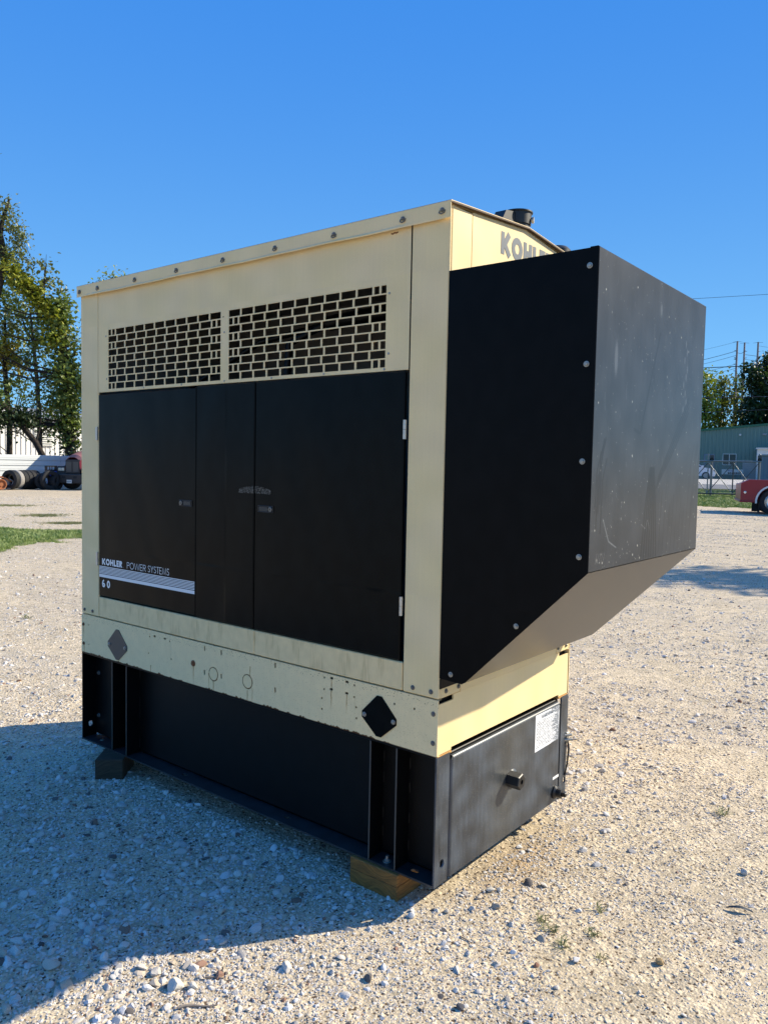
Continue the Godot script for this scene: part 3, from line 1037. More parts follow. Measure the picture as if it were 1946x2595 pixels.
		for s in [-1.0, 1.0]:
			b = Builder.new()
			hex_bolt(b, c + Vector3(s * 0.0605, 0.0, 0.0004), Vector3(0, 0, 1), 0.0055, 1.46)
			put("bolt", b, M.zinc, skid)

	# fuel tank
	b = Builder.new()
	b.box(Vector3(-L + 0.004, 0.098, D + 0.075), Vector3(-0.010, 0.4955, -0.070), 0.002)
	var tank := put("fuel_tank", b, M.tank, g)
	tank.set_meta("label", "black steel fuel tank below the skid")
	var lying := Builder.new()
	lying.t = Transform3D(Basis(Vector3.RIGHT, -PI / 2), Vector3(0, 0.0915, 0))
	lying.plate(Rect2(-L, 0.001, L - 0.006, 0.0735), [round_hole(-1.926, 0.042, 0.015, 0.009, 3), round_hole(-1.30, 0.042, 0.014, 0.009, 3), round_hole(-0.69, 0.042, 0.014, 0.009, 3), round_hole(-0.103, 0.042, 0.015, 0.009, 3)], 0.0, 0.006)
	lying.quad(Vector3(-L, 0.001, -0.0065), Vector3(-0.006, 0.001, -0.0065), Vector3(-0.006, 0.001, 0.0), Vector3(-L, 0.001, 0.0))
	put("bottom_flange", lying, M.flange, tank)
	b = Builder.new()
	b.box(Vector3(-L, 0.085, D - 0.002), Vector3(-0.006, 0.0915, D + 0.0745), 0.001)
	b.box(Vector3(-L, 0.085, D + 0.08), Vector3(-0.012, 0.0885, -0.08))
	put("bottom_flange", b, M.tank, tank)
	b = Builder.new()
	b.box(Vector3(-L, 0.4960, D), Vector3(-0.004, 0.5035, D + 0.07), 0.001)
	b.box(Vector3(-L, 0.4965, -0.072), Vector3(-0.002, 0.5035, -0.0008), 0.0015)
	put("top_flange", b, M.tank, tank)
	for x in [-0.157, -0.266, -1.662, -1.772]:
		for s in [[-0.0705, -0.0015], [D + 0.0015, D + 0.0705]]:
			b = Builder.new()
			b.box(Vector3(x - 0.003, 0.0918, s[0]), Vector3(x + 0.003, 0.4958, s[1]), 0.0008)
			put("gusset", b, M.tank, tank)
			# bead along the front edge where the paint has rubbed thin
			if s[1] > -0.1:
				b = Builder.new()
				b.box(Vector3(x - 0.0026, 0.0925, s[1] + 0.0002), Vector3(x + 0.0026, 0.4950, s[1] + 0.0008))
				put("edge", b, M.plate_edge, tank)
				b = Builder.new()
				for k in 4:
					var y := 0.135 + 0.095 * k + 0.02 * sin(k * 3.0 + x * 20.0)
					b.box(Vector3(x + 0.0022, y, -0.0712), Vector3(x + 0.0085, y + 0.036, -0.0655), 0.002)
				put("weld", b, M.tank, tank)
	# end legs with their lifting holes
	for e in [[-0.0055, 1], [-L + 0.0055, -1]]:
		for s in [[-0.073, -0.0008, -0.041], [D + 0.0008, D + 0.062, D + 0.016]]:
			b = Builder.new()
			b.t = Transform3D(Basis(Vector3.UP, PI / 2), Vector3(e[0] + (0.0055 if e[1] > 0 else 0.0), 0, 0))
			# local x runs along -z, so the plate lies across the end
			var hz: float = -s[2]
			b.plate(Rect2(-s[1], 0.085, s[1] - s[0], 0.4175), [round_hole(hz, 0.151, 0.0125, 0.0140, 4)], 0.0, 0.006)
			b.plate(Rect2(-s[1], 0.085, s[1] - s[0], 0.4175), [round_hole(hz, 0.151, 0.0125, 0.0140, 4)], -0.006, -0.001)
			b.t = Transform3D.IDENTITY
			var xf: float = e[0] + (0.0055 if e[1] > 0 else 0.0)
			b.box(Vector3(xf - 0.006, 0.0851, s[1] - 0.0002), Vector3(xf, 0.5024, s[1] + 0.0002))
			put("end_leg", b, M.tank_end if e[1] > 0 else M.tank, tank)
	for y in [0.393, 0.188]:
		b = Builder.new()
		hex_bolt(b, Vector3(-1.990, y, -0.0698), Vector3(0, 0, 1), 0.0075, 1.4)
		put("bolt", b, M.bolt, tank)
	b = Builder.new()
	hex_bolt(b, Vector3(-0.209, 0.0918, -0.030), Vector3(0, 1, 0), 0.009, 1.6)
	b.cyl(Vector3(-0.209, 0.10, -0.030), Vector3(-0.209, 0.112, -0.030), 0.006, 0.006, 8)
	put("bolt", b, M.zinc, tank)
	# bowed end plate with rolled edges
	b = Builder.new()
	var y0 := 0.0935
	var y1 := 0.488
	var z0 := -0.0765
	var z1 := -0.8580
	var r := 0.012
	b.quad(Vector3(0.004, y0, z0 - r), Vector3(0.004, y0, z1 + r), Vector3(0.004, y1 - r, z1 + r), Vector3(0.004, y1 - r, z0 - r))
	for k in 5:
		var a0 := deg_to_rad(18.0 * k)
		var a1 := deg_to_rad(18.0 * (k + 1))
		var fx := func(a: float) -> float: return 0.004 - r + r * cos(a)
		var fo := func(a: float) -> float: return r * sin(a) - r
		var ya: float = y1 + fo.call(a0)
		var yb: float = y1 + fo.call(a1)
		b.quad(Vector3(fx.call(a0), ya, z0 - r), Vector3(fx.call(a0), ya, z1 + r), Vector3(fx.call(a1), yb, z1 + r), Vector3(fx.call(a1), yb, z0 - r))
		var za: float = z0 + fo.call(a0)
		var zb: float = z0 + fo.call(a1)
		b.quad(Vector3(fx.call(a0), y0, za), Vector3(fx.call(a0), y1 - r, za), Vector3(fx.call(a1), y1 - r, zb), Vector3(fx.call(a1), y0, zb))
		za = z1 - fo.call(a0)
		zb = z1 - fo.call(a1)
		b.quad(Vector3(fx.call(a0), y1 - r, za), Vector3(fx.call(a0), y0, za), Vector3(fx.call(a1), y0, zb), Vector3(fx.call(a1), y1 - r, zb))
		b.tri(Vector3(0.004 - r * 0.1, y1 - r + r * sin(a0), z0 - r + r * cos(a0)), Vector3(0.004, y1 - r, z0 - r), Vector3(0.004 - r * 0.1, y1 - r + r * sin(a1), z0 - r + r * cos(a1)))
	put("end_plate", b, M.tank_end, tank).set_meta("label", "chalky grey-black end plate")
	# hexagonal coupling, pipe plug, labels, cable clamp
	b = Builder.new()
	b.lathe(Vector3(0.0040, 0.300, -0.455), Vector3(1, 0, 0), [[0.0, 0.029], [0.047, 0.029], [0.050, 0.026], [0.050, 0.0135]], 6, false, 0.25)
	b.lathe(Vector3(0.0040, 0.300, -0.455), Vector3(1, 0, 0), [[0.0505, 0.0135], [0.0505, 0.009], [0.022, 0.008], [0.022, 0.0]], 14)
	put("hex_coupling", b, M.fitting, tank)
	b = Builder.new()
	b.lathe(Vector3(0.0045, 0.292, -0.475), Vector3(1, 0, 0), [[0.0, 0.037], [0.003, 0.033], [0.006, 0.0285]], 18)
	put("weld", b, M.tank_end, tank)
	b = Builder.new()
	b.lathe(Vector3(0.0045, 0.133, -0.822), Vector3(1, 0, 0), [[0.0, 0.026], [0.006, 0.026], [0.012, 0.018], [0.030, 0.0175], [0.032, 0.014], [0.032, 0.0]], 16)
	b.box(Vector3(0.036, 0.125, -0.830), Vector3(0.054, 0.141, -0.814), 0.002)
	put("drain_plug", b, M.fitting, tank)
	make_warning_label(tank)
	b = Builder.new()
	for y in [0.335, 0.316]:
		b.lathe(Vector3(0.001, y, D + 0.012), Vector3(0.6, 0, -0.8), [[-0.014, 0.006], [0.024, 0.006], [0.026, 0.0]], 8)
	b.box(Vector3(-0.006, 0.305, D - 0.004), Vector3(0.006, 0.345, D + 0.012), 0.002)
	put("cable_clamp", b, M.zinc, tank)
	b = Builder.new()
	b.tube([Vector3(0.004, 0.315, D + 0.004), Vector3(0.010, 0.28, D + 0.002), Vector3(0.009, 0.22, D + 0.010), Vector3(0.002, 0.17, D + 0.014)], [0.0035, 0.004, 0.0035, 0.003], 8)
	put("cable", b, M.fitting, tank)

	# radiator discharge hood: folded black sheet, open at the top
	var HX := 0.4697
	var HT := 1.987
	var HF := 1.1279
	var HB := 0.758
	var hb := 0.0935
	var th := 0.003
	b = Builder.new()
	var z := -0.0008
	b.prism([Vector3(0.0012, 0.7545, z), Vector3(hb - 0.012, 0.7510, z), Vector3(hb, HB, z), Vector3(HX, HF, z), Vector3(HX, HT, z), Vector3(0.0012, HT, z)], Vector3(0, 0, 1), th)
	var hood := put("hood", b, M.black, g)
	hood.set_meta("label", "black sheet metal radiator hood with sloped underside")
	b = Builder.new()
	b.prism([Vector3(0.0012, HT, D + 0.002), Vector3(HX, HT, D + 0.002), Vector3(HX, HF, D + 0.002), Vector3(hb, HB, D + 0.002), Vector3(0.0012, 0.7545, D + 0.002)], Vector3(0, 0, -1), th)
	put("side_panel", b, M.black, hood)
	b = Builder.new()
	b.box(Vector3(HX - 0.004, HF + 0.0005, D + 0.0025), Vector3(HX + 0.0006, HT + 0.0008, -0.0014), 0.0015)
	put("front_panel", b, M.hood_front, hood).set_meta("label", "dusty grey-black front of the hood with scuffs and paint specks")
	b = Builder.new()
	b.quad(Vector3(hb, HB - 0.0006, -0.0016), Vector3(hb, HB - 0.0006, D + 0.0026), Vector3(HX + 0.0004, HF - 0.0004, D + 0.0026), Vector3(HX + 0.0004, HF - 0.0004, -0.0016))
	b.quad(Vector3(hb - 0.002, HB + 0.0024, D + 0.0026), Vector3(hb - 0.002, HB + 0.0024, -0.0016), Vector3(HX - 0.002, HF + 0.0024, -0.0016), Vector3(HX - 0.002, HF + 0.0024, D + 0.0026))
	b.quad(Vector3(hb, HB - 0.0006, -0.0016), Vector3(hb - 0.002, HB + 0.0024, -0.0016), Vector3(hb - 0.002, HB + 0.0024, D + 0.0026), Vector3(hb, HB - 0.0006, D + 0.0026))
	put("underside", b, M.hood_under, hood).set_meta("label", "sloped underside of the hood with rubbed swirls")
	# flanges: top rim, fold against the cabinet, strip below
	b = Builder.new()
	b.box(Vector3(0.004, HT - 0.0012, D + 0.004), Vector3(0.030, HT + 0.0020, -0.006), 0.001)
	b.box(Vector3(HX - 0.028, HT - 0.0012, D + 0.001), Vector3(HX - 0.0045, HT + 0.0045, -0.006), 0.001)
	b.box(Vector3(0.030, HT - 0.0012, -0.028), Vector3(HX - 0.028, HT + 0.0020, -0.006), 0.001)
	b.box(Vector3(0.030, HT - 0.0012, D + 0.006), Vector3(HX - 0.028, HT + 0.0020, D + 0.028), 0.001)
	b.box(Vector3(0.0010, 0.7195, D + 0.090), Vector3(0.0040, 0.7520, -0.0020), 0.0008)
	put("flange", b, M.black, hood)
	for p in [[0.445, 1.941], [0.445, 1.684], [0.443, 1.426], [0.443, 1.169], [0.260, 0.954], [0.042, 0.774]]:
		b = Builder.new()
		hex_bolt(b, Vector3(p[0], p[1], -0.0006), Vector3(0, 0, 1), 0.0052, 1.55)
		put("bolt", b, M.zinc, hood)

	# exhaust outlet with its rain cap, and a second low cap beyond
	b = Builder.new()
	var ec := Vector3(-0.12, 2.19, -0.615)
	b.lathe(ec, Vector3.UP, [[0.0, 0.046], [0.136, 0.046], [0.136, 0.041], [0.0, 0.041]], 28)
	var pipe := put("exhaust_pipe", b, M.rain_cap, g)
	b = Builder.new()
	b.lathe(ec + Vector3(0, 0.100, 0), Vector3.UP, [[0.0, 0.047], [0.0, 0.050], [0.040, 0.051], [0.042, 0.056], [0.046, 0.056], [0.049, 0.0]], 28)
	b.prism([ec + Vector3(-0.026, 0.088, 0.050), ec + Vector3(-0.026, 0.080, 0.100), ec + Vector3(-0.026, 0.076, 0.135), ec + Vector3(-0.026, 0.088, 0.138), ec + Vector3(-0.026, 0.126, 0.112), ec + Vector3(-0.026, 0.138, 0.040)], Vector3(-1, 0, 0), 0.044)
	put("rain_cap", b, M.rain_cap, pipe)
	b = Builder.new()
	b.lathe(ec + Vector3(0.055, 0.116, -0.02), Vector3(0.95, 0, -0.3), [[-0.006, 0.011], [0.002, 0.011], [0.002, 0.0]], 10)
	put("rivet", b, M.zinc, pipe)
	b = Builder.new()
	b.lathe(Vector3(-0.05, 2.19, -0.80), Vector3.UP, [[0.0, 0.052], [0.040, 0.052], [0.052, 0.040], [0.057, 0.020], [0.058, 0.0]], 22)
	put("vent_cap", b, M.rain_cap, g)

	# timber the tank stands on
	var blocks := [[-0.335, -0.135, 0.0445, 0.0848, -0.20, 0.012], [-0.338, -0.137, -0.012, 0.0440, -0.20, 0.010]]
	for k in 2:
		var q: Array = blocks[k]
		b = Builder.new()
		b.box(Vector3(q[0], q[2], q[4]), Vector3(q[1], q[3], q[5]), 0.003)
		var o := put("timber_block", b, M.timber)
		o.name = numbered("timber_block")
		tag(o, ["upper of two yellow timber blocks under the near tank corner", "lower of two yellow timber blocks under the near tank corner"][k], "timber block", "timber blocks under the tank")
	b = Builder.new()
	b.t = Transform3D(Basis(Vector3.UP, deg_to_rad(41.0)), Vector3(-1.742, 0, 0.000))
	b.box(Vector3(-0.068, -0.012, -0.10), Vector3(0.055, 0.0848, 0.080), 0.004)
	var far := put("timber_block", b, M.old_timber)
	far.name = numbered("timber_block")
	tag(far, "dark weathered timber block set askew under the far tank end", "timber block", "timber blocks under the tank")
	b = Builder.new()
	b.box(Vector3(-0.34, -0.012, D - 0.005), Vector3(-0.14, 0.0848, D + 0.18), 0.003)
	var hidden := put("timber_block", b, M.timber)
	hidden.name = numbered("timber_block")
	tag(hidden, "timber block under the rear tank corner below the hood", "timber block", "timber blocks under the tank")


func ring_knockouts() -> Array:
	return [Vector2(-1.067, 0.571), Vector2(-0.869, 0.579)]


func make_warning_label(tank: Node) -> void:
	# paper label, torn along its right side, with a heading and lines of small print
	var s := noise(FastNoiseLite.TYPE_SIMPLEX_SMOOTH, 1.0, 77)
	rng.seed = 4
	var im := Image.create(256, 192, false, Image.FORMAT_RGBA8)
	for y in 192:
		var line := (y - 34) / 8
		var in_line := y > 36 and (y - 36) % 8 < 4 and line < 18
		for px in 256:
			var c := Color(0.93, 0.94, 0.95)
			if in_line and px > 8 and px < 240:
				if s.get_noise_2d(px * 0.32, line * 19.0) > -0.15:
					c = c.lerp(Color(0.16, 0.17, 0.19), 0.9)
			var torn := px > 196 + 40.0 * s.get_noise_2d(y * 0.05, 5.0) + 28.0 * s.get_noise_2d(y * 0.22, 9.0) - (26.0 if y < 30 else 0.0)
			if torn and px > 160 and not (px > 246 and y > 30 and y < 110):
				c = Color(0.42, 0.44, 0.47).lerp(Color(0.8, 0.82, 0.84), clampf(s.get_noise_2d(px * 0.05, y * 0.25) * 2.0, 0, 1))
			im.set_pixel(px, y, c)
	M.paper = mat(Color.WHITE, 0.6)
	fit(M.paper, ImageTexture.create_from_image(im), 0.6435, 0.481, 0.200, 0.141)
	var b := Builder.new()
	b.quad(Vector3(0.0046, 0.340, -0.6435), Vector3(0.0046, 0.342, -0.838), Vector3(0.0046, 0.478, -0.8415), Vector3(0.0046, 0.481, -0.6435))
	put("warning_label", b, M.paper, tank).set_meta("label", "torn white warning label with small print")
	b = Builder.new()
	word(b, "WARNING", Vector3(0.0050, 0.4585, -0.688), Vector3(0, 0, -1), Vector3.UP, 0.0150, 0.098, 0.2, 0.12)
	put("lettering", b, M.print_grey, tank)
	b = Builder.new()
	b.quad(Vector3(0.0046, 0.1855, -0.803), Vector3(0.0046, 0.1855, -0.853), Vector3(0.0046, 0.1965, -0.853), Vector3(0.0046, 0.1965, -0.803))
	put("small_label", b, M.print_white, tank)


# ---------------------------------------------------------------- ground
func street_depth(x: float, z: float) -> float:
	return -(street.affine_inverse() * Vector3(x, 0, z)).z


func ground_height(x: float, z: float) -> float:
	var near := exp(-pow(Vector2(x + 0.8, z).length() / 9.0, 2.0))
	var h := noise_ground.get_noise_2d(x * 0.55, z * 0.55) * 0.014 * (0.4 + 0.6 * near) + (noise_ground.get_noise_2d(x * 2.6 + 50.0, z * 2.6) * 0.009 + noise_ground.get_noise_2d(x * 8.0, z * 8.0 + 20.0) * 0.004) * near
	h += noise_ground.get_noise_2d((x * 0.97 - z * 0.25) * 0.2, (x * 0.25 + z * 0.97) * 1.5 + 30.0) * 0.010
	h += noise_ground.get_noise_2d(x * 0.06, z * 0.06) * 0.05 * (1.0 - near)
	# flatten where the tank and its blocks stand
	var pad := maxf(maxf(-2.1 - x, x - 0.1), maxf(-1.0 - z, z - 0.2))
	h *= smoothstep(0.0, 0.5, pad) * 0.9 + 0.1
	var s := street_depth(x, z)
	return h - 0.004 + 0.6 * clampf((s - 60.0) / 22.0, 0.0, 1.0)


func lawn_west(p: Vector2) -> float:
	# above zero inside the grass patch on the left of the yard (west axes)
	var x := p.x
	var t := -p.y
	var wob := noise_patch.get_noise_2d(x * 1.3, t * 0.8)
	var far := 17.4 - 0.55 * (x + 0.83) + wob * 0.5
	var close := 12.6 + 2.0 * smoothstep(-0.9, 0.05, x) + wob * 0.9
	return minf(far - t, t - close)


func lawn_street(p: Vector2) -> float:
	var t := -p.y
	return minf(t - 33.5 - noise_patch.get_noise_2d(p.x * 0.8, 3.0) * 1.2, 61.5 - t)


func make_ground() -> void:
	noise_ground.noise_type = FastNoiseLite.TYPE_SIMPLEX_SMOOTH
	noise_ground.frequency = 1.0
	noise_ground.seed = 3
	noise_patch.noise_type = FastNoiseLite.TYPE_SIMPLEX_SMOOTH
	noise_patch.frequency = 1.0
	noise_patch.seed = 9
	noise_patch.fractal_type = FastNoiseLite.FRACTAL_FBM
	noise_patch.fractal_octaves = 4
	# crushed limestone: grit and small chips, as colour and as relief
	var size := 1024
	var cells := noise(FastNoiseLite.TYPE_CELLULAR, 0.23, 4)
	cells.cellular_return_type = FastNoiseLite.RETURN_CELL_VALUE
	var dist := noise(FastNoiseLite.TYPE_CELLULAR, 0.23, 4)
	dist.cellular_return_type = FastNoiseLite.RETURN_DISTANCE
	var big := noise(FastNoiseLite.TYPE_CELLULAR, 0.075, 6)
	big.cellular_return_type = FastNoiseLite.RETURN_DISTANCE
	var big_cell := noise(FastNoiseLite.TYPE_CELLULAR, 0.075, 6)
	big_cell.cellular_return_type = FastNoiseLite.RETURN_CELL_VALUE
	var cloud := noise(FastNoiseLite.TYPE_SIMPLEX_SMOOTH, 0.012, 8, 4)
	var ic := cells.get_seamless_image(size, size)
	var idd := dist.get_seamless_image(size, size)
	var ib := big.get_seamless_image(size, size)
	var ibc := big_cell.get_seamless_image(size, size)
	var icl := cloud.get_seamless_image(size, size)
	for im in [ic, idd, ib, ibc, icl]:
		im.convert(Image.FORMAT_L8)
	var c8: PackedByteArray = ic.get_data()
	var d8: PackedByteArray = idd.get_data()
	var b8: PackedByteArray = ib.get_data()
	var bc8: PackedByteArray = ibc.get_data()
	var l8: PackedByteArray = icl.get_data()
	var col := PackedByteArray()
	col.resize(size * size * 3)
	var hgt := PackedByteArray()
	hgt.resize(size * size)
	for i in size * size:
		var cell := c8[i] / 255.0
		var d := d8[i] / 255.0
		var chip := clampf((0.42 - b8[i] / 255.0) * 4.0, 0.0, 1.0) if bc8[i] > 150 else 0.0
		var l := l8[i] / 255.0
		var v := 0.80 + 0.22 * (cell - 0.5) + 0.16 * (l - 0.5) + 0.10 * (((i * 7919) % 1013) / 1013.0 - 0.5)
		var warm := 0.5 + 0.5 * (c8[(i * 7 + 13) % c8.size()] / 255.0 - 0.5)
		var r := v
		var g := v * (0.94 + 0.03 * warm)
		var bl := v * (0.80 + 0.11 * warm)
		if cell < 0.06:
			r *= 0.55
			g *= 0.5
			bl *= 0.48
		if chip > 0.3:
			var w := 0.78 + 0.22 * (bc8[i] - 150) / 105.0
			r = lerpf(r, w, 0.55)
			g = lerpf(g, w * 0.955, 0.55)
			bl = lerpf(bl, w * 0.88, 0.55)
		col[i * 3] = clampi(int(r * 255.0), 0, 255)
		col[i * 3 + 1] = clampi(int(g * 255.0), 0, 255)
		col[i * 3 + 2] = clampi(int(bl * 255.0), 0, 255)
		hgt[i] = clampi(int(255.0 * (0.12 + 0.34 * (1.0 - d) * (0.4 + 0.6 * cell) + 0.42 * chip + 0.12 * l)), 0, 255)
	M.ground = mat(Color.WHITE, 0.95, 0.0, 0.3)
	M.ground.vertex_color_use_as_albedo = true
	M.ground.albedo_texture = ImageTexture.create_from_image(Image.create_from_data(size, size, false, Image.FORMAT_RGB8, col))
	M.ground.heightmap_enabled = true
	M.ground.heightmap_scale = 0.7
	M.ground.heightmap_texture = ImageTexture.create_from_image(Image.create_from_data(size, size, false, Image.FORMAT_L8, hgt))
	M.ground.uv1_scale = Vector3(1.0 / 1.55, 1.0 / 1.55, 1)

	var n := 210
	var verts := PackedVector3Array()
	var norms := PackedVector3Array()
	var uvs := PackedVector2Array()
	var cols := PackedColorArray()
	var idx := PackedInt32Array()
	var xs := []
	for i in range(-n, n + 1):
		xs.append(0.9 * sinh(0.0362 * i))
	var ox := 0.2
	var oz := 0.6
	var wi := west.affine_inverse()
	var si := street.affine_inverse()
	for zi in xs.size():
		for xi in xs.size():
			var x: float = xs[xi] + ox
			var z: float = xs[zi] + oz
			var far := absf(x) + absf(z) > 260.0
			var h := 0.0 if far else ground_height(x, z)
			verts.append(Vector3(x, h if not far else 0.6 * clampf((street_depth(x, z) - 60.0) / 22.0, 0.0, 1.0), z))
			var e := 0.03
			if far:
				norms.append(Vector3.UP)
			else:
				norms.append(Vector3(ground_height(x - e, z) - ground_height(x + e, z), 2.0 * e, ground_height(x, z - e) - ground_height(x, z + e)).normalized())
			uvs.append(Vector2(x, z))
			var p := noise_patch.get_noise_2d(x * 0.35, z * 0.35)
			var q := noise_patch.get_noise_2d(x * 1.7 + 80.0, z * 1.7)
			var along := x * 0.97 - z * 0.25
			var across := x * 0.25 + z * 0.97
			var track := noise_patch.get_noise_2d(along * 0.16, across * 1.1 + 300.0)
			var c := Color(0.83, 0.765, 0.685).lerp(Color(0.92, 0.835, 0.715), clampf(0.5 + p * 1.0 + track * 1.1, 0, 1))
			c = c.lerp(Color(0.66, 0.60, 0.50), clampf(q * 0.9 - 0.1, 0, 0.5))
			# brown dirt washed out from under the tank end
			var dirt := clampf(1.0 - Vector2((x - 0.04) / 0.16, (z + 0.55) / 0.55).length() + 0.7 * q, 0, 1)
			c = c.lerp(Color(0.58, 0.44, 0.29), dirt * 0.75)
			var lw := wi * Vector3(x, 0, z)
			var ls := si * Vector3(x, 0, z)
			# greener and browner soil under the grass
			var green := clampf(lawn_west(Vector2(lw.x, lw.z)) * 2.0, 0, 1) if lw.x > -9.0 and lw.x < 5.0 else 0.0
			green = maxf(green, clampf(lawn_street(Vector2(ls.x, ls.z)) * 1.0, 0, 1) if ls.x > -30.0 and ls.x < 30.0 else 0.0)
			c = c.lerp(Color(0.25, 0.27, 0.11), green)
			if ls.z < -82.0 or far:
				c = c.lerp(Color(0.22, 0.22, 0.15), 0.8)
			cols.append(c)
	var w := xs.size()
	for zi in w - 1:
		for xi in w - 1:
			var a := zi * w + xi
			idx.append_array([a, a + 1, a + w + 1, a, a + w + 1, a + w])
	var arrays := []
	arrays.resize(Mesh.ARRAY_MAX)
	arrays[Mesh.ARRAY_VERTEX] = verts
	arrays[Mesh.ARRAY_NORMAL] = norms
	arrays[Mesh.ARRAY_TEX_UV] = uvs
	arrays[Mesh.ARRAY_COLOR] = cols
	arrays[Mesh.ARRAY_INDEX] = idx
	var mesh := ArrayMesh.new()
	mesh.add_surface_from_arrays(Mesh.PRIMITIVE_TRIANGLES, arrays)
	structure("ground", mesh, M.ground)

	# the road beyond the gate: asphalt, then a paler concrete lane
	for r in [["road", 62.2, 70.0, M.asphalt, 0.006], ["pavement", 70.0, 82.6, M.concrete, 0.010]]:
		var b := Builder.new()
		b.t = street
		var steps := 12
		for i in steps:
			var t0 := lerpf(r[1], r[2], float(i) / steps)
			var t1 := lerpf(r[1], r[2], float(i + 1) / steps)
			for k in 10:
				var x0 := -60.0 + k * 12.0
				var x1 := x0 + 12.0
				var f := func(x: float, t: float) -> Vector3:
					var g := street * Vector3(x, 0, -t)
					return Vector3(x, ground_height(g.x, g.z) + 0.05 + r[4], -t)
				b.quad(f.call(x0, t0), f.call(x1, t0), f.call(x1, t1), f.call(x0, t1))
		structure(r[0], b, r[3])


func rock_mesh(seed_: int, squash: float, sharp: float) -> ArrayMesh:
	# an angular chip: a subdivided octahedron pushed in by random cuts
	var r := RandomNumberGenerator.new()
	r.seed = seed_
	var cuts := []
	for i in 9:
		cuts.append([Vector3(r.randf_range(-1, 1), r.randf_range(-1, 1), r.randf_range(-1, 1)).normalized(), r.randf_range(0.40, 0.78)])
	var b := Builder.new()
	var shape := func(p: Vector3) -> Vector3:
		var q := p.normalized()
		for c in cuts:
			var d: float = q.dot(c[0]) - c[1]
			if d > 0:
				q -= c[0] * d * sharp
		return Vector3(q.x, q.y * squash, q.z * 0.8)
	var split := func(a: Vector3, c: Vector3, d: Vector3, depth: int, me: Callable) -> void:
		if depth == 0:
			b.tri(shape.call(a), shape.call(c), shape.call(d))
			return
		var ac := (a + c).normalized()
		var cd := (c + d).normalized()
		var da := (d + a).normalized()
		me.call(a, ac, da, depth - 1, me)
		me.call(ac, c, cd, depth - 1, me)
		me.call(da, cd, d, depth - 1, me)
		me.call(ac, cd, da, depth - 1, me)
	for sx in [-1.0, 1.0]:
		for sy in [-1.0, 1.0]:
			for sz in [-1.0, 1.0]:
				var t := [Vector3(sx, 0, 0), Vector3(0, sy, 0), Vector3(0, 0, sz)]
				if sx * sy * sz < 0:
					t.reverse()
				split.call(t[0], t[1], t[2], 2, split)
	return b.done()


func stone_color() -> Color:
	var k := rng.randf()
	var v := rng.randf_range(0.80, 1.12)
	if k < 0.50:
		return Color(0.80, 0.735, 0.645) * v
	if k < 0.74:
		return Color(0.84, 0.80, 0.745) * v
	if k < 0.88:
		return Color(0.71, 0.595, 0.455) * v
	if k < 0.93:
		return Color(0.50, 0.47, 0.44) * v
	if k < 0.965:
		return Color(0.34, 0.20, 0.14) * v
	return Color(0.17, 0.15, 0.135) * v


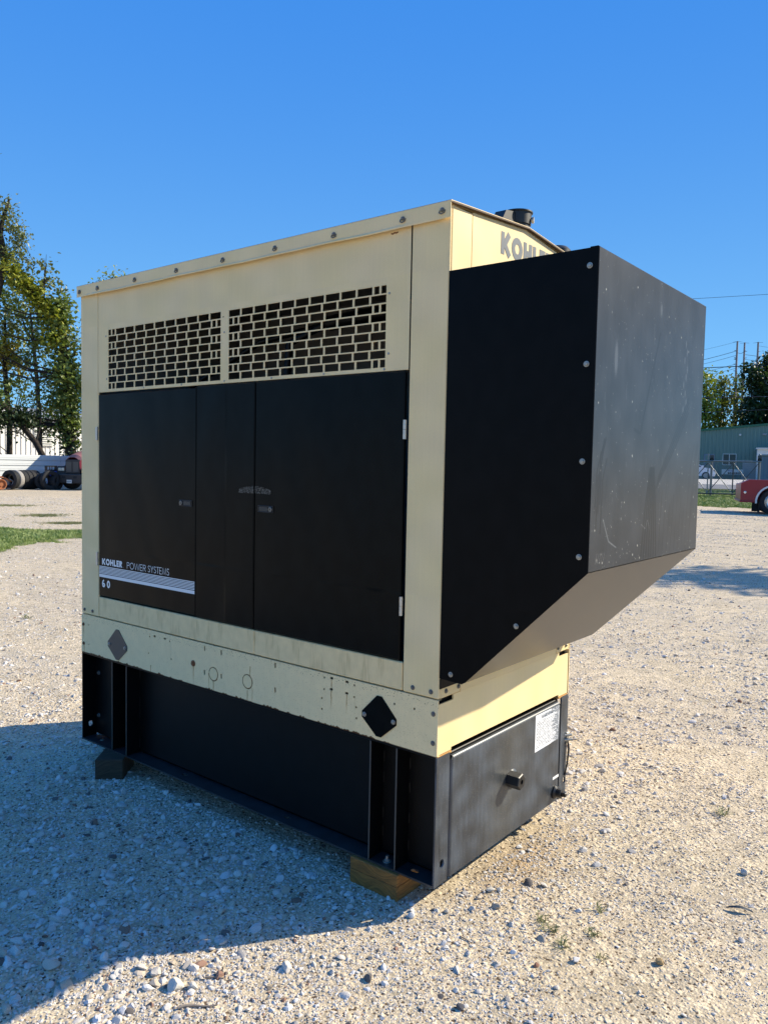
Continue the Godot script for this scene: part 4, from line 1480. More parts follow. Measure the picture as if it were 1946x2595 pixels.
func make_gravel() -> void:
	rng.seed = 12
	var kinds := []
	for i in 5:
		kinds.append({"mesh": rock_mesh(30 + i, 0.50 + 0.08 * i, 1.0), "at": [], "col": []})
	var heading := 0.6703
	var fwd := Vector2(-sin(heading), -cos(heading))
	for i in 560000:
		# thinning out with distance from where people walk up to the generator
		var u := rng.randf()
		var r := 0.9 + 30.0 * pow(u, 2.3)
		var a := rng.randf_range(-0.78, 0.80)
		var dir := fwd.rotated(a)
		var x := PHOTOGRAPHER.x + dir.x * r
		var z := PHOTOGRAPHER.z + dir.y * r
		if x > -2.0 and x < -0.02 and z > -0.9 and z < -0.03 and rng.randf() < 0.85:
			continue
		var coarse := smoothstep(0.6, -0.7, x + 0.25 * z) * 0.9 + 0.35 * noise_patch.get_noise_2d(x * 0.9, z * 0.9)
		var sand := 0.7 * noise_patch.get_noise_2d(x * 0.55 + 200.0, z * 0.55) - 0.25 * coarse + 0.7 * noise_patch.get_noise_2d((x * 0.97 - z * 0.25) * 0.16, (x * 0.25 + z * 0.97) * 1.1 + 300.0)
		var s := 0.0022 * pow(1.0 - rng.randf() * 0.9990, -0.30 - 0.06 * clampf(coarse, 0, 1))
		var heap := clampf(noise_patch.get_noise_2d(x * 1.4 + 500.0, z * 1.4) * 2.5 - 0.25, 0.0, 1.0)
		if rng.randf() < 0.0008 + 0.0040 * clampf(coarse, 0, 1) + 0.006 * heap:
			s = 0.006 + 0.013 * pow(rng.randf(), 1.6)
		s *= 1.0 + 0.75 * clampf(coarse, 0, 1)
		s = minf(s, lerpf(0.015, 0.024, clampf(coarse, 0, 1)))
		s = maxf(s, r * 0.00048)
		if sand > 0.05 and rng.randf() < clampf((sand - 0.05) * 5.0, 0, 0.9):
			if i % 2 == 0:
				continue
			s *= 0.5
		var lw := west.affine_inverse() * Vector3(x, 0, z)
		if r > 11.0 and lawn_west(Vector2(lw.x, lw.z)) > 0.1:
			continue
		var basis := Basis.from_euler(Vector3(rng.randf_range(-0.5, 0.5), rng.randf() * TAU, rng.randf_range(-0.5, 0.5))).scaled_local(Vector3(s * rng.randf_range(0.8, 1.35), s * rng.randf_range(0.7, 1.1), s))
		var k: Dictionary = kinds[i % 5]
		k.at.append(Transform3D(basis, Vector3(x, ground_height(x, z) + s * rng.randf_range(-0.30, 0.15), z)))
		k.col.append(stone_color())
	var g := thing("gravel", "pale crushed limestone gravel spread over the whole yard", "gravel", Vector3.ZERO)
	g.set_meta("kind", "stuff")
	for k in kinds:
		copies("chips", k.mesh, M.stone, k.at, k.col, g)

	# larger stones that stand out, one by one
	var spots := [
		[-0.659, 0.896, 0.027, "pale rounded stone in the shadow at the lower left", Color(0.66, 0.60, 0.49)],
		[-0.553, 0.907, 0.023, "tan stone just inside the shadow edge at the lower left", Color(0.66, 0.53, 0.39)],
		[-0.669, 0.656, 0.018, "pale pointed stone lying alone in the middle of the shadow", Color(0.68, 0.63, 0.56)],
		[-0.050, 0.043, 0.015, "white stone at the sunlit tip of the shadow by the timber", Color(0.82, 0.79, 0.73)],
		[-0.336, 0.719, 0.029, "large pale broken stone on the bright gravel at bottom centre", Color(0.78, 0.73, 0.62)],
		[-0.300, 0.690, 0.018, "smaller pale stone touching the large broken one", Color(0.74, 0.68, 0.58)],
		[0.441, -0.084, 0.017, "white rounded stone in front of the green weeds", Color(0.82, 0.79, 0.74)],
		[0.364, 0.014, 0.011, "flat red-brown stone on the bright gravel", Color(0.34, 0.17, 0.11)],
		[0.290, 0.293, 0.013, "dark round pebble near the bottom edge of the gravel", Color(0.13, 0.12, 0.12)],
		[0.020, -0.045, 0.013, "upright grey stone casting a shadow by the tank corner", Color(0.60, 0.55, 0.47)],
		[0.060, -0.242, 0.017, "pale flat stone out from the tank end on the sunny side", Color(0.76, 0.71, 0.61)],
		[0.085, -0.262, 0.013, "smaller pale stone beside the flat one by the tank end", Color(0.74, 0.70, 0.62)],
		[-0.777, 0.861, 0.012, "small dark stone in the shadow above the pale rounded one", Color(0.12, 0.10, 0.09)],
		[0.631, -0.224, 0.016, "flat yellow-brown stone right of the weeds", Color(0.52, 0.36, 0.17)],
		[0.686, -0.913, 0.018, "pale stone pair near the right edge of the gravel", Color(0.74, 0.69, 0.60)],
	]
	rng.seed = 71
	for i in spots.size():
		var s: Array = spots[i]
		var mm: ArrayMesh = rock_mesh(90 + i, 0.7, 0.8)
		var m := mat((s[4] as Color).linear_to_srgb(), 0.9)
		m.albedo_texture = M.stone.albedo_texture
		m.uv1_scale = Vector3(2, 2, 2)
		var o := put(numbered("stone"), mm, m)
		o.transform = Transform3D(Basis(Vector3.UP, rng.randf() * TAU).scaled_local(Vector3.ONE * s[2]), Vector3(s[0], ground_height(s[0], s[1]) + s[2] * 0.35, s[1]))
		tag(o, s[3], "stone", "larger stones lying in the gravel")
	# weeds
	var weeds := [
		[0.489, -1.379, 0.050, "low dark green weed alone on the gravel at the right"],
		[0.387, -0.372, 0.035, "round green weed tuft farthest back of the weed cluster"],
		[0.274, -0.191, 0.036, "thin sprawling weed nearest the tank end"],
		[0.317, -0.174, 0.036, "straggly weed beside the thin sprawling one"],
		[0.380, -0.124, 0.042, "upright grassy weed left of the white rounded stone"],
		[0.420, -0.235, 0.034, "pale green weed right of the upright grassy one"],
		[0.488, -0.143, 0.028, "small weed by a thin twig in front of the others"],
		[-5.311, -1.413, 0.070, "small yellow-green weed on the gravel left of the generator"],
	]
	rng.seed = 33
	for i in weeds.size():
		var q: Array = weeds[i]
		var b := Builder.new()
		for k in 26:
			var a := rng.randf() * TAU
			var l: float = q[2] * rng.randf_range(0.5, 1.0)
			var dir := Vector3(cos(a), rng.randf_range(0.35, 1.6), sin(a)).normalized()
			var side := dir.cross(Vector3.UP).normalized() * l * 0.05
			var root: Vector3 = Vector3(rng.randf_range(-0.4, 0.4), 0, rng.randf_range(-0.4, 0.4)) * q[2]
			b.color = Color(0.10, 0.13, 0.035).lerp(Color(0.22, 0.22, 0.08), rng.randf())
			var mid: Vector3 = root + dir * l * 0.55
			var tip: Vector3 = root + dir * l + Vector3(0, -l * 0.25, 0)
			b.quad(root - side * 0.5, root + side * 0.5, mid + side, mid - side)
			b.tri(mid - side, mid + side, tip)
			if k % 2 == 0:
				var leaf: Vector3 = mid + Vector3(cos(a + 1.0), 0.5, sin(a + 1.0)) * l * 0.35
				b.tri(mid, leaf + side * 2.0, leaf - side * 2.0)
		var o := put(numbered("weed"), b, M.blade)
		o.position = Vector3(q[0], ground_height(q[0], q[1]) - 0.002, q[1])
		tag(o, q[3], "weed", "small weeds growing through the gravel")
	var twigs := [
		[-0.283, 0.633, 0.050, 0.5, 0.0032, "short thick brown twig by the large pale broken stone"],
		[-0.228, 0.732, 0.100, 0.95, 0.0040, "bleached stick lying at the bottom edge of the gravel"],
		[0.500, -0.136, 0.060, 1.3, 0.0016, "thin twig beside the small front weed"],
		[0.145, 0.038, 0.045, -0.3, 0.0024, "brown twig on the gravel in front of the tank corner"],
		[-0.453, -1.930, 0.220, -0.75, 0.0035, "long bent twig on the gravel behind the tank end"],
	]
	for q in twigs:
		var b := Builder.new()
		var pts := []
		var rad := []
		for k in 6:
			var f := k / 5.0
			pts.append(Vector3((f - 0.5) * q[2], 0.3 * q[4] * sin(f * 7.0), 0.08 * q[2] * sin(f * 4.0 + q[2] * 40.0)))
			rad.append(q[4] * (1.0 - 0.5 * f))
		b.tube(pts, rad, 6)
		var o := put(numbered("twig"), b, M.twig)
		o.transform = Transform3D(Basis(Vector3.UP, q[3]), Vector3(q[0], ground_height(q[0], q[1]) + q[4] * 1.2, q[1]))
		tag(o, q[5], "twig", "twigs lying on the gravel")
	var b := Builder.new()
	for k in 8:
		var f0 := k / 8.0
		var f1 := (k + 1) / 8.0
		var w0 := 0.009 * sin(PI * clampf(f0, 0.03, 1.0))
		var w1 := 0.009 * sin(PI * clampf(f1, 0.0, 0.98))
		var h0 := 0.012 * sin(f0 * 3.0)
		var h1 := 0.012 * sin(f1 * 3.0)
		b.quad(Vector3(f0 * 0.08, h0, w0), Vector3(f1 * 0.08, h1, w1), Vector3(f1 * 0.08, h1 + 0.004, 0), Vector3(f0 * 0.08, h0 + 0.004, 0))
		b.quad(Vector3(f0 * 0.08, h0 + 0.004, 0), Vector3(f1 * 0.08, h1 + 0.004, 0), Vector3(f1 * 0.08, h1, -w1), Vector3(f0 * 0.08, h0, -w0))
	var leaf := put("dead_leaf", b, M.dead_leaf)
	leaf.transform = Transform3D(Basis(Vector3.UP, 0.3), Vector3(0.697, ground_height(0.697, -0.651) + 0.006, -0.651))
	tag(leaf, "dark curled leaf lying on the gravel at the right", "leaf")


func grass_tuft(seed_: int, blades: int, height: float, spread: float, thick: float) -> ArrayMesh:
	var r := RandomNumberGenerator.new()
	r.seed = seed_
	var b := Builder.new()
	for i in blades:
		var a := r.randf() * TAU
		var root := Vector3(r.randf_range(-spread, spread), 0, r.randf_range(-spread, spread))
		var l := height * r.randf_range(0.5, 1.0)
		var lean := Vector3(cos(a), 0, sin(a)) * l * r.randf_range(0.1, 0.7)
		var side := Vector3(-sin(a), 0, cos(a)) * thick
		var mid := root + lean * 0.4 + Vector3(0, l * 0.6, 0)
		b.quad(root - side, root + side, mid + side * 0.7, mid - side * 0.7)
		b.tri(mid - side * 0.7, mid + side * 0.7, root + lean + Vector3(0, l, 0))
	return b.done()


func make_grass() -> void:
	rng.seed = 17
	var at := []
	var col := []
	for i in 42000:
		var p := Vector2(rng.randf_range(-4.0, 2.6), -rng.randf_range(11.2, 18.6))
		var inside := lawn_west(p)
		if inside < 0.0 or rng.randf() > clampf(0.3 + inside * 2.5, 0, 1):
			continue
		var w := west * Vector3(p.x, 0, p.y)
		var s := rng.randf_range(0.7, 1.4) * clampf(0.5 + inside, 0.5, 1.0)
		at.append(Transform3D(Basis(Vector3.UP, rng.randf() * TAU).scaled_local(Vector3(s, s * rng.randf_range(0.7, 1.2), s)), Vector3(w.x, ground_height(w.x, w.z) - 0.004, w.z)))
		col.append(Color(0.16, 0.25, 0.055).lerp(Color(0.30, 0.34, 0.11), rng.randf()))
	# thin strips where grass creeps into the gravel
	for strip in [[-1.0, 25.0, 0.9, 0.25], [0.0, 20.8, 0.55, 0.22], [0.45, 18.3, 0.5, 0.15], [-1.4, 19.3, 0.5, 0.15]]:
		for i in 500:
			var p := Vector3(strip[0] + rng.randfn() * strip[2] * 0.45, 0, -strip[1] + rng.randfn() * strip[3])
			var w := west * p
			at.append(Transform3D(Basis(Vector3.UP, rng.randf() * TAU).scaled_local(Vector3.ONE * rng.randf_range(0.4, 0.9)), Vector3(w.x, ground_height(w.x, w.z) - 0.004, w.z)))
			col.append(Color(0.11, 0.15, 0.045).lerp(Color(0.24, 0.22, 0.10), rng.randf()))
	var g := copies("grass", grass_tuft(2, 9, 0.055, 0.05, 0.0035), M.blade, at, col, self)
	tag(g, "short green grass patch on the gravel left of the generator", "grass", "", "stuff")
	at = []
	col = []
	for i in 60000:
		var p := Vector2(rng.randf_range(-14.0, 8.0), -rng.randf_range(32.5, 62.0))
		var inside := lawn_street(p)
		if inside < 0.0 or rng.randf() > clampf(0.3 + inside, 0, 1):
			continue
		var w := street * Vector3(p.x, 0, p.y)
		var s := rng.randf_range(0.7, 1.4)
		at.append(Transform3D(Basis(Vector3.UP, rng.randf() * TAU).scaled_local(Vector3(s, s, s)), Vector3(w.x, ground_height(w.x, w.z) - 0.004, w.z)))
		var dry := clampf(0.4 + noise_patch.get_noise_2d(p.x * 0.6, p.y * 0.25) + (0.35 if p.y < -43.0 else 0.0), 0, 1)
		col.append(Color(0.16, 0.24, 0.05).lerp(Color(0.40, 0.38, 0.09), dry * rng.randf()))
	g = copies("grass", grass_tuft(3, 8, 0.10, 0.10, 0.008), M.blade, at, col, self)
	g.name = numbered("grass_strip")
	tag(g, "sunlit grass strip along the wire gate by the road", "grass", "", "stuff")


# ---------------------------------------------------------------- trees
func leaf_mesh(lobes: bool) -> ArrayMesh:
	# one leaf folded along its rib, unit length
	var b := Builder.new()
	var tip := Vector3(0, -0.06, 1.0)
	var root := Vector3.ZERO
	for s in [-1.0, 1.0]:
		var a := Vector3(s * (0.48 if lobes else 0.34), 0.10, 0.38)
		var c := Vector3(s * (0.32 if lobes else 0.26), 0.08, 0.72)
		b.tri(root, a, c)
		b.tri(root, c, tip)
	return b.done()


# stems: [[points], [radii]] in the tree's own axes; clumps: [centre, reach, leaves, colour pair]
func tree(called: String, label: String, group: String, at: Transform3D, stems: Array, clumps: Array, leaf_size: float, bark: Material, seed_: int, lobes := false) -> void:
	var o := own_thing(called, label, "tree", at, group)
	rng.seed = seed_
	var b := Builder.new()
	for s in stems:
		b.tube(s[0], s[1], 8)
	# limbs that reach into the clumps
	for c in clumps:
		for k in 3:
			var end: Vector3 = c[0] + Vector3(rng.randf_range(-0.6, 0.6) * c[1].x, rng.randf_range(-0.5, 0.7) * c[1].y, rng.randf_range(-0.6, 0.6) * c[1].z)
			var best := Vector3.ZERO
			var reach := INF
			for s in stems:
				for p in s[0]:
					var d: float = (p as Vector3).distance_to(end) + (1.5 if p.y > end.y else 0.0)
					if d < reach:
						reach = d
						best = p
			if reach > 6.0:
				continue
			var bend := best.lerp(end, 0.5) + Vector3(0, -0.10 * reach, 0.05 * reach)
			var r := 0.012 + 0.012 * minf(reach, 3.0)
			b.tube([best, bend, end], [r, r * 0.7, r * 0.25], 5)
	own("trunk", b, bark, o)
	var places := []
	var colors := []
	for c in clumps:
		var left: int = int(c[2] * (1.5 if seed_ < 400 else 1.4))
		while left > 0:
			var u := Vector3(rng.randfn(), rng.randfn(), rng.randfn()).normalized() * pow(rng.randf(), 0.42)
			var hub: Vector3 = c[0] + u * c[1]
			var tone := rng.randf()
			var drop := rng.randf_range(-0.5, 0.9)
			for k in mini(left, 12):
				var p := hub + Vector3(rng.randfn(), rng.randfn() * 0.8, rng.randfn()) * leaf_size * 1.7
				var basis := Basis.from_euler(Vector3(rng.randf_range(-0.2, 1.2) + drop * 0.3, rng.randf() * TAU, rng.randf_range(-0.7, 0.7)))
				places.append(Transform3D(basis.scaled_local(Vector3.ONE * leaf_size * rng.randf_range(0.75, 1.6)), p))
				colors.append((c[3][0] as Color).lerp(c[3][1], clampf(tone * 0.7 + rng.randf() * 0.4, 0, 1)) * rng.randf_range(0.8, 1.15))
			left -= 12
	copies("crown", leaf_mesh(lobes), M.leaf, places, colors, o)


func ivy_along(pts: Array, reach: float, leaves: int, tones: Array) -> Array:
	var out := []
	for k in pts.size() - 1:
		for i in 4:
			out.append([(pts[k] as Vector3).lerp(pts[k + 1], (i + 0.5) / 4.0), Vector3(reach, reach * 1.3, reach), leaves, tones])
	return out


func make_trees() -> void:
	var green := [Color(0.075, 0.125, 0.03), Color(0.26, 0.31, 0.08)]
	var dark := [Color(0.018, 0.036, 0.012), Color(0.055, 0.085, 0.025)]
	var yellow := [Color(0.28, 0.25, 0.03), Color(0.56, 0.45, 0.06)]
	var lime := [Color(0.15, 0.21, 0.03), Color(0.46, 0.44, 0.06)]
	var wispy := [Color(0.10, 0.13, 0.06), Color(0.27, 0.29, 0.12)]
	var V := func(x: float, y: float, z := 0.0) -> Vector3: return Vector3(x, y, z)
	var at43 := west * Transform3D(Basis.IDENTITY, Vector3(0, 0, -43))
	var behind := "trees behind the white sheet fence"

	tree("dead_topped_tree", "tall dark snag with broken twigs at the left edge of the picture", behind, at43,
		[[[V.call(-3.1, 0), V.call(-2.6, 5), V.call(-2.0, 9.2), V.call(-1.62, 11.0), V.call(-1.85, 12.2), V.call(-1.72, 12.9), V.call(-1.42, 13.95)], [0.15, 0.15, 0.15, 0.18, 0.14, 0.10, 0.05]],
		[[V.call(-1.62, 11.0), V.call(-2.1, 11.9), V.call(-2.6, 13.0), V.call(-2.7, 15.6)], [0.17, 0.12, 0.09, 0.04]],
		[[V.call(-1.55, 11.3), V.call(-1.2, 11.5), V.call(-0.5, 11.1)], [0.05, 0.03, 0.01]],
		[[V.call(-1.7, 12.4), V.call(-1.4, 12.6), V.call(-0.9, 12.2), V.call(-0.3, 10.9)], [0.03, 0.02, 0.015, 0.008]]],
		[[V.call(-1.48, 13.45), V.call(0.28, 0.5, 0.3), 90, wispy], [V.call(-1.22, 12.7), V.call(0.28, 0.55, 0.4), 150, wispy], [V.call(-1.05, 12.0), V.call(0.3, 0.5, 0.4), 150, wispy], [V.call(-1.2, 11.3), V.call(0.45, 0.5, 0.4), 170, wispy], [V.call(-2.1, 13.2), V.call(0.5, 0.9, 0.5), 160, wispy], [V.call(-2.0, 11.6), V.call(0.4, 0.6, 0.4), 140, green], [V.call(-2.6, 15.7), V.call(0.6, 0.5, 0.5), 60, wispy], [V.call(-0.55, 10.9), V.call(0.25, 0.3, 0.3), 50, wispy], [V.call(-3.6, 12.0), V.call(0.9, 1.6, 0.9), 400, green]],
		0.13, M.bark, 101)
	var limb := [V.call(0.80, 8.1), V.call(0.15, 8.9), V.call(-0.55, 9.7), V.call(-1.05, 10.2), V.call(-1.6, 10.75)]
	var shaft := [V.call(1.32, 0), V.call(1.28, 3.2), V.call(1.12, 5.6), V.call(0.92, 7.4), V.call(0.80, 8.5), V.call(0.86, 9.25)]
	tree("ivy_covered_tree", "thick ivy-covered trunk with a leaning limb and cut stubs beside the generator", behind, at43,
		[[shaft, [0.28, 0.26, 0.22, 0.18, 0.15, 0.12]], [limb, [0.16, 0.15, 0.14, 0.12, 0.10]], [[V.call(-0.35, 9.45), V.call(0.0, 9.95), V.call(0.24, 10.28)], [0.10, 0.10, 0.09]],
		[[V.call(0.1, 9.3), V.call(0.15, 10.3), V.call(0.22, 11.5)], [0.04, 0.025, 0.008]], [[V.call(0.7, 8.7), V.call(0.8, 9.6), V.call(0.95, 10.15)], [0.03, 0.02, 0.006]]],
		ivy_along(limb, 0.30, 95, lime) + ivy_along(shaft.slice(1), 0.42, 105, green) + ivy_along([V.call(1.32, 0.6), V.call(1.30, 3.4)], 0.34, 110, dark) + ivy_along([V.call(-2.9, 1.0), V.call(-2.5, 5.0), V.call(-2.0, 9.0)], 0.4, 80, green) + [[V.call(1.15, 3.2), V.call(0.5, 1.3, 0.5), 500, green], [V.call(1.05, 5.7), V.call(0.7, 0.9, 0.7), 400, green], [V.call(1.45, 6.9), V.call(0.4, 0.6, 0.5), 60, wispy], [V.call(1.5, 4.9), V.call(0.5, 1.2, 0.6), 330, green], [V.call(0.55, 7.5), V.call(0.45, 0.5, 0.5), 230, lime], [V.call(0.17, 10.9), V.call(0.13, 0.6, 0.15), 44, wispy], [V.call(0.3, 10.2), V.call(0.35, 0.3, 0.3), 60, wispy], [V.call(0.9, 9.9), V.call(0.2, 0.35, 0.2), 30, wispy], [V.call(1.35, 8.2), V.call(0.35, 0.4, 0.3), 14, wispy], [V.call(0.75, 4.4), V.call(0.5, 0.7, 0.6), 180, green], [V.call(2.4, 6.0), V.call(0.9, 2.0, 0.9), 500, green]],
		0.15, M.bark, 102, true)
	tree("slender_tree", "slender grey trunk rising through green leaves behind the fence", behind, at43 * Transform3D(Basis.IDENTITY, Vector3(0, 0, -0.8)),
		[[[V.call(-0.06, 0), V.call(-0.14, 2.5), V.call(-0.22, 5.0), V.call(-0.40, 7.2), V.call(-0.55, 9.0)], [0.13, 0.12, 0.10, 0.07, 0.03]]],
		[[V.call(-0.50, 8.2), V.call(0.6, 0.7, 0.7), 290, green], [V.call(-0.15, 7.2), V.call(0.6, 0.7, 0.7), 280, green], [V.call(-0.7, 6.4), V.call(0.55, 0.5, 0.6), 190, green], [V.call(0.25, 5.6), V.call(0.6, 0.7, 0.6), 280, green], [V.call(0.45, 4.1), V.call(0.55, 0.5, 0.5), 190, lime], [V.call(-0.45, 4.5), V.call(0.4, 0.35, 0.5), 110, lime], [V.call(0.3, 3.1), V.call(0.6, 0.4, 0.5), 200, dark], [V.call(-1.2, 9.1), V.call(0.5, 0.5, 0.5), 120, green]],
		0.14, M.bark_grey, 103)
	tree("leaning_tree", "dark trunk leaning left over the white fence with low green leaves", behind, at43 * Transform3D(Basis.IDENTITY, Vector3(0, 0, 0.8)),
		[[[V.call(0.25, 0), V.call(0.05, 1.4), V.call(-0.32, 2.15), V.call(-0.89, 2.9), V.call(-1.45, 3.6), V.call(-1.94, 4.2), V.call(-3.2, 5.3)], [0.17, 0.15, 0.14, 0.13, 0.12, 0.10, 0.05]], [[V.call(-0.32, 2.15), V.call(-0.1, 3.0), V.call(-0.05, 4.1)], [0.05, 0.04, 0.02]]],
		[[V.call(-1.75, 3.35), V.call(0.6, 0.45, 0.6), 330, dark], [V.call(-1.1, 3.5), V.call(0.6, 0.4, 0.6), 290, dark], [V.call(-0.45, 3.4), V.call(0.45, 0.45, 0.5), 170, dark], [V.call(-1.9, 4.4), V.call(0.5, 0.5, 0.5), 170, green], [V.call(-2.9, 4.4), V.call(0.8, 0.9, 0.7), 350, green], [V.call(-1.0, 2.85), V.call(0.4, 0.2, 0.4), 60, dark]],
		0.14, M.bark, 104)
	tree("yellowing_tree", "tree with yellowing leaves at the left edge below the snag", behind, at43 * Transform3D(Basis.IDENTITY, Vector3(0, 0, -1.6)),
		[[[V.call(-1.6, 0), V.call(-1.55, 3.0), V.call(-1.75, 6.0), V.call(-1.7, 9.2)], [0.16, 0.14, 0.11, 0.04]]],
		[[V.call(-1.75, 6.9), V.call(0.65, 0.55, 0.6), 380, yellow], [V.call(-1.3, 6.2), V.call(0.5, 0.4, 0.5), 170, yellow], [V.call(-1.6, 5.2), V.call(0.6, 0.4, 0.6), 170, green], [V.call(-1.55, 8.4), V.call(0.7, 0.7, 0.6), 300, wispy], [V.call(-1.9, 9.6), V.call(0.6, 0.6, 0.6), 190, green], [V.call(-1.0, 7.6), V.call(0.6, 0.5, 0.5), 120, lime], [V.call(-3.0, 7.0), V.call(1.0, 1.6, 1.0), 600, yellow], [V.call(-1.1, 8.9), V.call(0.5, 0.5, 0.5), 60, wispy], [V.call(-0.85, 5.3), V.call(0.35, 0.3, 0.4), 60, green]],
		0.15, M.bark, 105)
	tree("far_tree", "tree top peeking over the generator's roof at the far left", behind, west * Transform3D(Basis.IDENTITY, Vector3(4.45, 0, -60)),
		[[[V.call(0, 0), V.call(0.1, 6), V.call(0, 11), V.call(0.2, 14.4)], [0.25, 0.2, 0.13, 0.03]]],
		[[V.call(-0.8, 13.75), V.call(0.5, 0.5, 0.5), 60, lime], [V.call(0.5, 14.3), V.call(0.7, 0.45, 0.6), 80, lime], [V.call(0.1, 12.3), V.call(1.4, 0.9, 1.3), 400, green], [V.call(-0.1, 10.2), V.call(1.9, 1.7, 1.8), 800, green], [V.call(0.3, 7.2), V.call(1.8, 1.8, 1.8), 700, green]],
		0.20, M.bark, 106)

	# beyond the green building
	var over := "trees rising beyond the green metal building"
	var specs := [
		["loose_tree", "yellow-green tree beside the hood, above the low end of the green building", -3.35, 13.1, 1.25, lime, 1050, 0.24],
		["loose_tree", "rounded olive tree second from the hood above the green building", -1.65, 12.7, 1.05, [Color(0.10, 0.13, 0.03), Color(0.30, 0.29, 0.07)], 1000, 0.24],
		["thin_tree", "thin twiggy tree in front of the tall poles", 0.05, 12.9, 1.1, wispy, 600, 0.22],
		["dark_tree", "dark evergreen tree right of the poles", 1.85, 13.6, 1.2, dark, 1900, 0.26],
		["dark_tree", "tallest dark evergreen at the right edge of the picture", 3.9, 15.0, 1.5, dark, 2600, 0.27],
		["dark_tree", "dark evergreen beyond the right edge of the green roof", 7.0, 14.6, 1.9, dark, 2400, 0.3],
		["loose_tree", "olive tree hidden mostly by the hood", -6.4, 12.8, 1.7, green, 1600, 0.28],
		["loose_tree", "broad green tree far left of the green building", -14.5, 12.0, 2.6, green, 1700, 0.36],
		["loose_tree", "lower green tree at the far end of the road's tree row", -22.0, 10.5, 2.8, dark, 1700, 0.38],
	]
	var i := 0
	for s in specs:
		var top: float = s[3]
		var w: float = s[4]
		rng.seed = 300 + i
		var clumps := []
		for k in 12:
			var f := k / 11.0
			var y := lerpf(5.5, top - 0.5, f)
			var girth := w * (0.75 + 0.35 * sin(f * 3.0)) * (0.55 if k == 11 else 1.0)
			clumps.append([Vector3(rng.randf_range(-0.6, 0.6) * girth, y, rng.randf_range(-0.6, 0.6) * girth), Vector3(girth * rng.randf_range(0.5, 0.75), 0.55, girth * 0.7), int(s[6] / 12.0), s[5]])
		var stems := [[[V.call(0.1, 0), V.call(0.0, 5), V.call(0.15, 9), V.call(0.0, top - 0.6)], [0.2, 0.15, 0.09, 0.02]]]
		for k in 3:
			var a := rng.randf_range(-1, 1)
			stems.append([[V.call(0.0, 5 + k), V.call(a * w * 0.5, 7.5 + k), V.call(a * w, 10.0 + k * 0.8)], [0.11, 0.08, 0.03]])
		tree(s[0], s[1], over, street * Transform3D(Basis.IDENTITY, Vector3(s[2], 0.6, -105 - (i % 3) * 2.0)), stems, clumps, s[7] * 1.35, M.bark, 400 + i)
		i += 1

	# a loose tree out of the picture on the right: its broken shade lies on the gravel
	var shade := [Color(0.05, 0.08, 0.02), Color(0.10, 0.13, 0.03)]
	rng.seed = 500
	var cl := []
	for k in 17:
		cl.append([Vector3(rng.randf_range(-4.6, 3.4), rng.randf_range(6.3, 7.3), rng.randf_range(-0.8, 0.7)), Vector3(0.85, 0.35, 0.6), 190, shade])
	tree("shade_tree", "loose tree right of the yard whose broken shade falls across the gravel", "", Transform3D(Basis.IDENTITY, Vector3(8.2, 0, -17.4)),
		[[[V.call(0, 0), V.call(0.1, 3.0), V.call(-0.2, 6.0), V.call(0.2, 7.4)], [0.20, 0.17, 0.12, 0.04]], [[V.call(0.1, 3.0), V.call(-1.4, 5.2), V.call(-2.6, 6.9)], [0.14, 0.10, 0.04]], [[V.call(0.1, 3.4), V.call(1.3, 5.4), V.call(2.4, 7.0)], [0.14, 0.1, 0.04]]], cl, 0.16, M.bark, 501)
	cl = []
	for k in 8:
		cl.append([Vector3(rng.randf_range(-2.6, 2.6), rng.randf_range(6.2, 7.4), rng.randf_range(-1.2, 1.2)), Vector3(0.7, 0.35, 0.6), 90, shade])
	tree("shade_tree", "second loose tree farther along the right side of the yard", "", Transform3D(Basis.IDENTITY, Vector3(6.6, 0, -22.6)),
		[[[V.call(0, 0), V.call(0.1, 3.0), V.call(-0.2, 6.0), V.call(0.2, 7.5)], [0.22, 0.18, 0.13, 0.04]], [[V.call(0.1, 3.0), V.call(-1.2, 5.0), V.call(-2.0, 7.0)], [0.12, 0.08, 0.03]]], cl, 0.16, M.bark, 502)


# ---------------------------------------------------------------- the yard's far left
func tyre_parts(r: float, w: float) -> Array:
	var b := Builder.new()
	b.lathe(Vector3.ZERO, Vector3(1, 0, 0), [[-w * 0.30, r * 0.56], [-w * 0.46, r * 0.62], [-w * 0.5, r * 0.78], [-w * 0.47, r * 0.92], [-w * 0.40, r * 0.985], [-w * 0.2, r], [-w * 0.19, r * 0.97], [-w * 0.16, r * 0.97], [-w * 0.15, r], [w * 0.15, r], [w * 0.16, r * 0.97], [w * 0.19, r * 0.97], [w * 0.2, r], [w * 0.40, r * 0.985], [w * 0.47, r * 0.92], [w * 0.5, r * 0.78], [w * 0.46, r * 0.62], [w * 0.30, r * 0.56]], 40)
	var inner := Builder.new()
	inner.lathe(Vector3.ZERO, Vector3(1, 0, 0), [[w * 0.30, r * 0.56], [w * 0.34, r * 0.60], [w * 0.30, r * 0.86], [0.0, r * 0.93], [-w * 0.30, r * 0.86], [-w * 0.34, r * 0.60], [-w * 0.30, r * 0.56]], 40)
	return [b, inner]


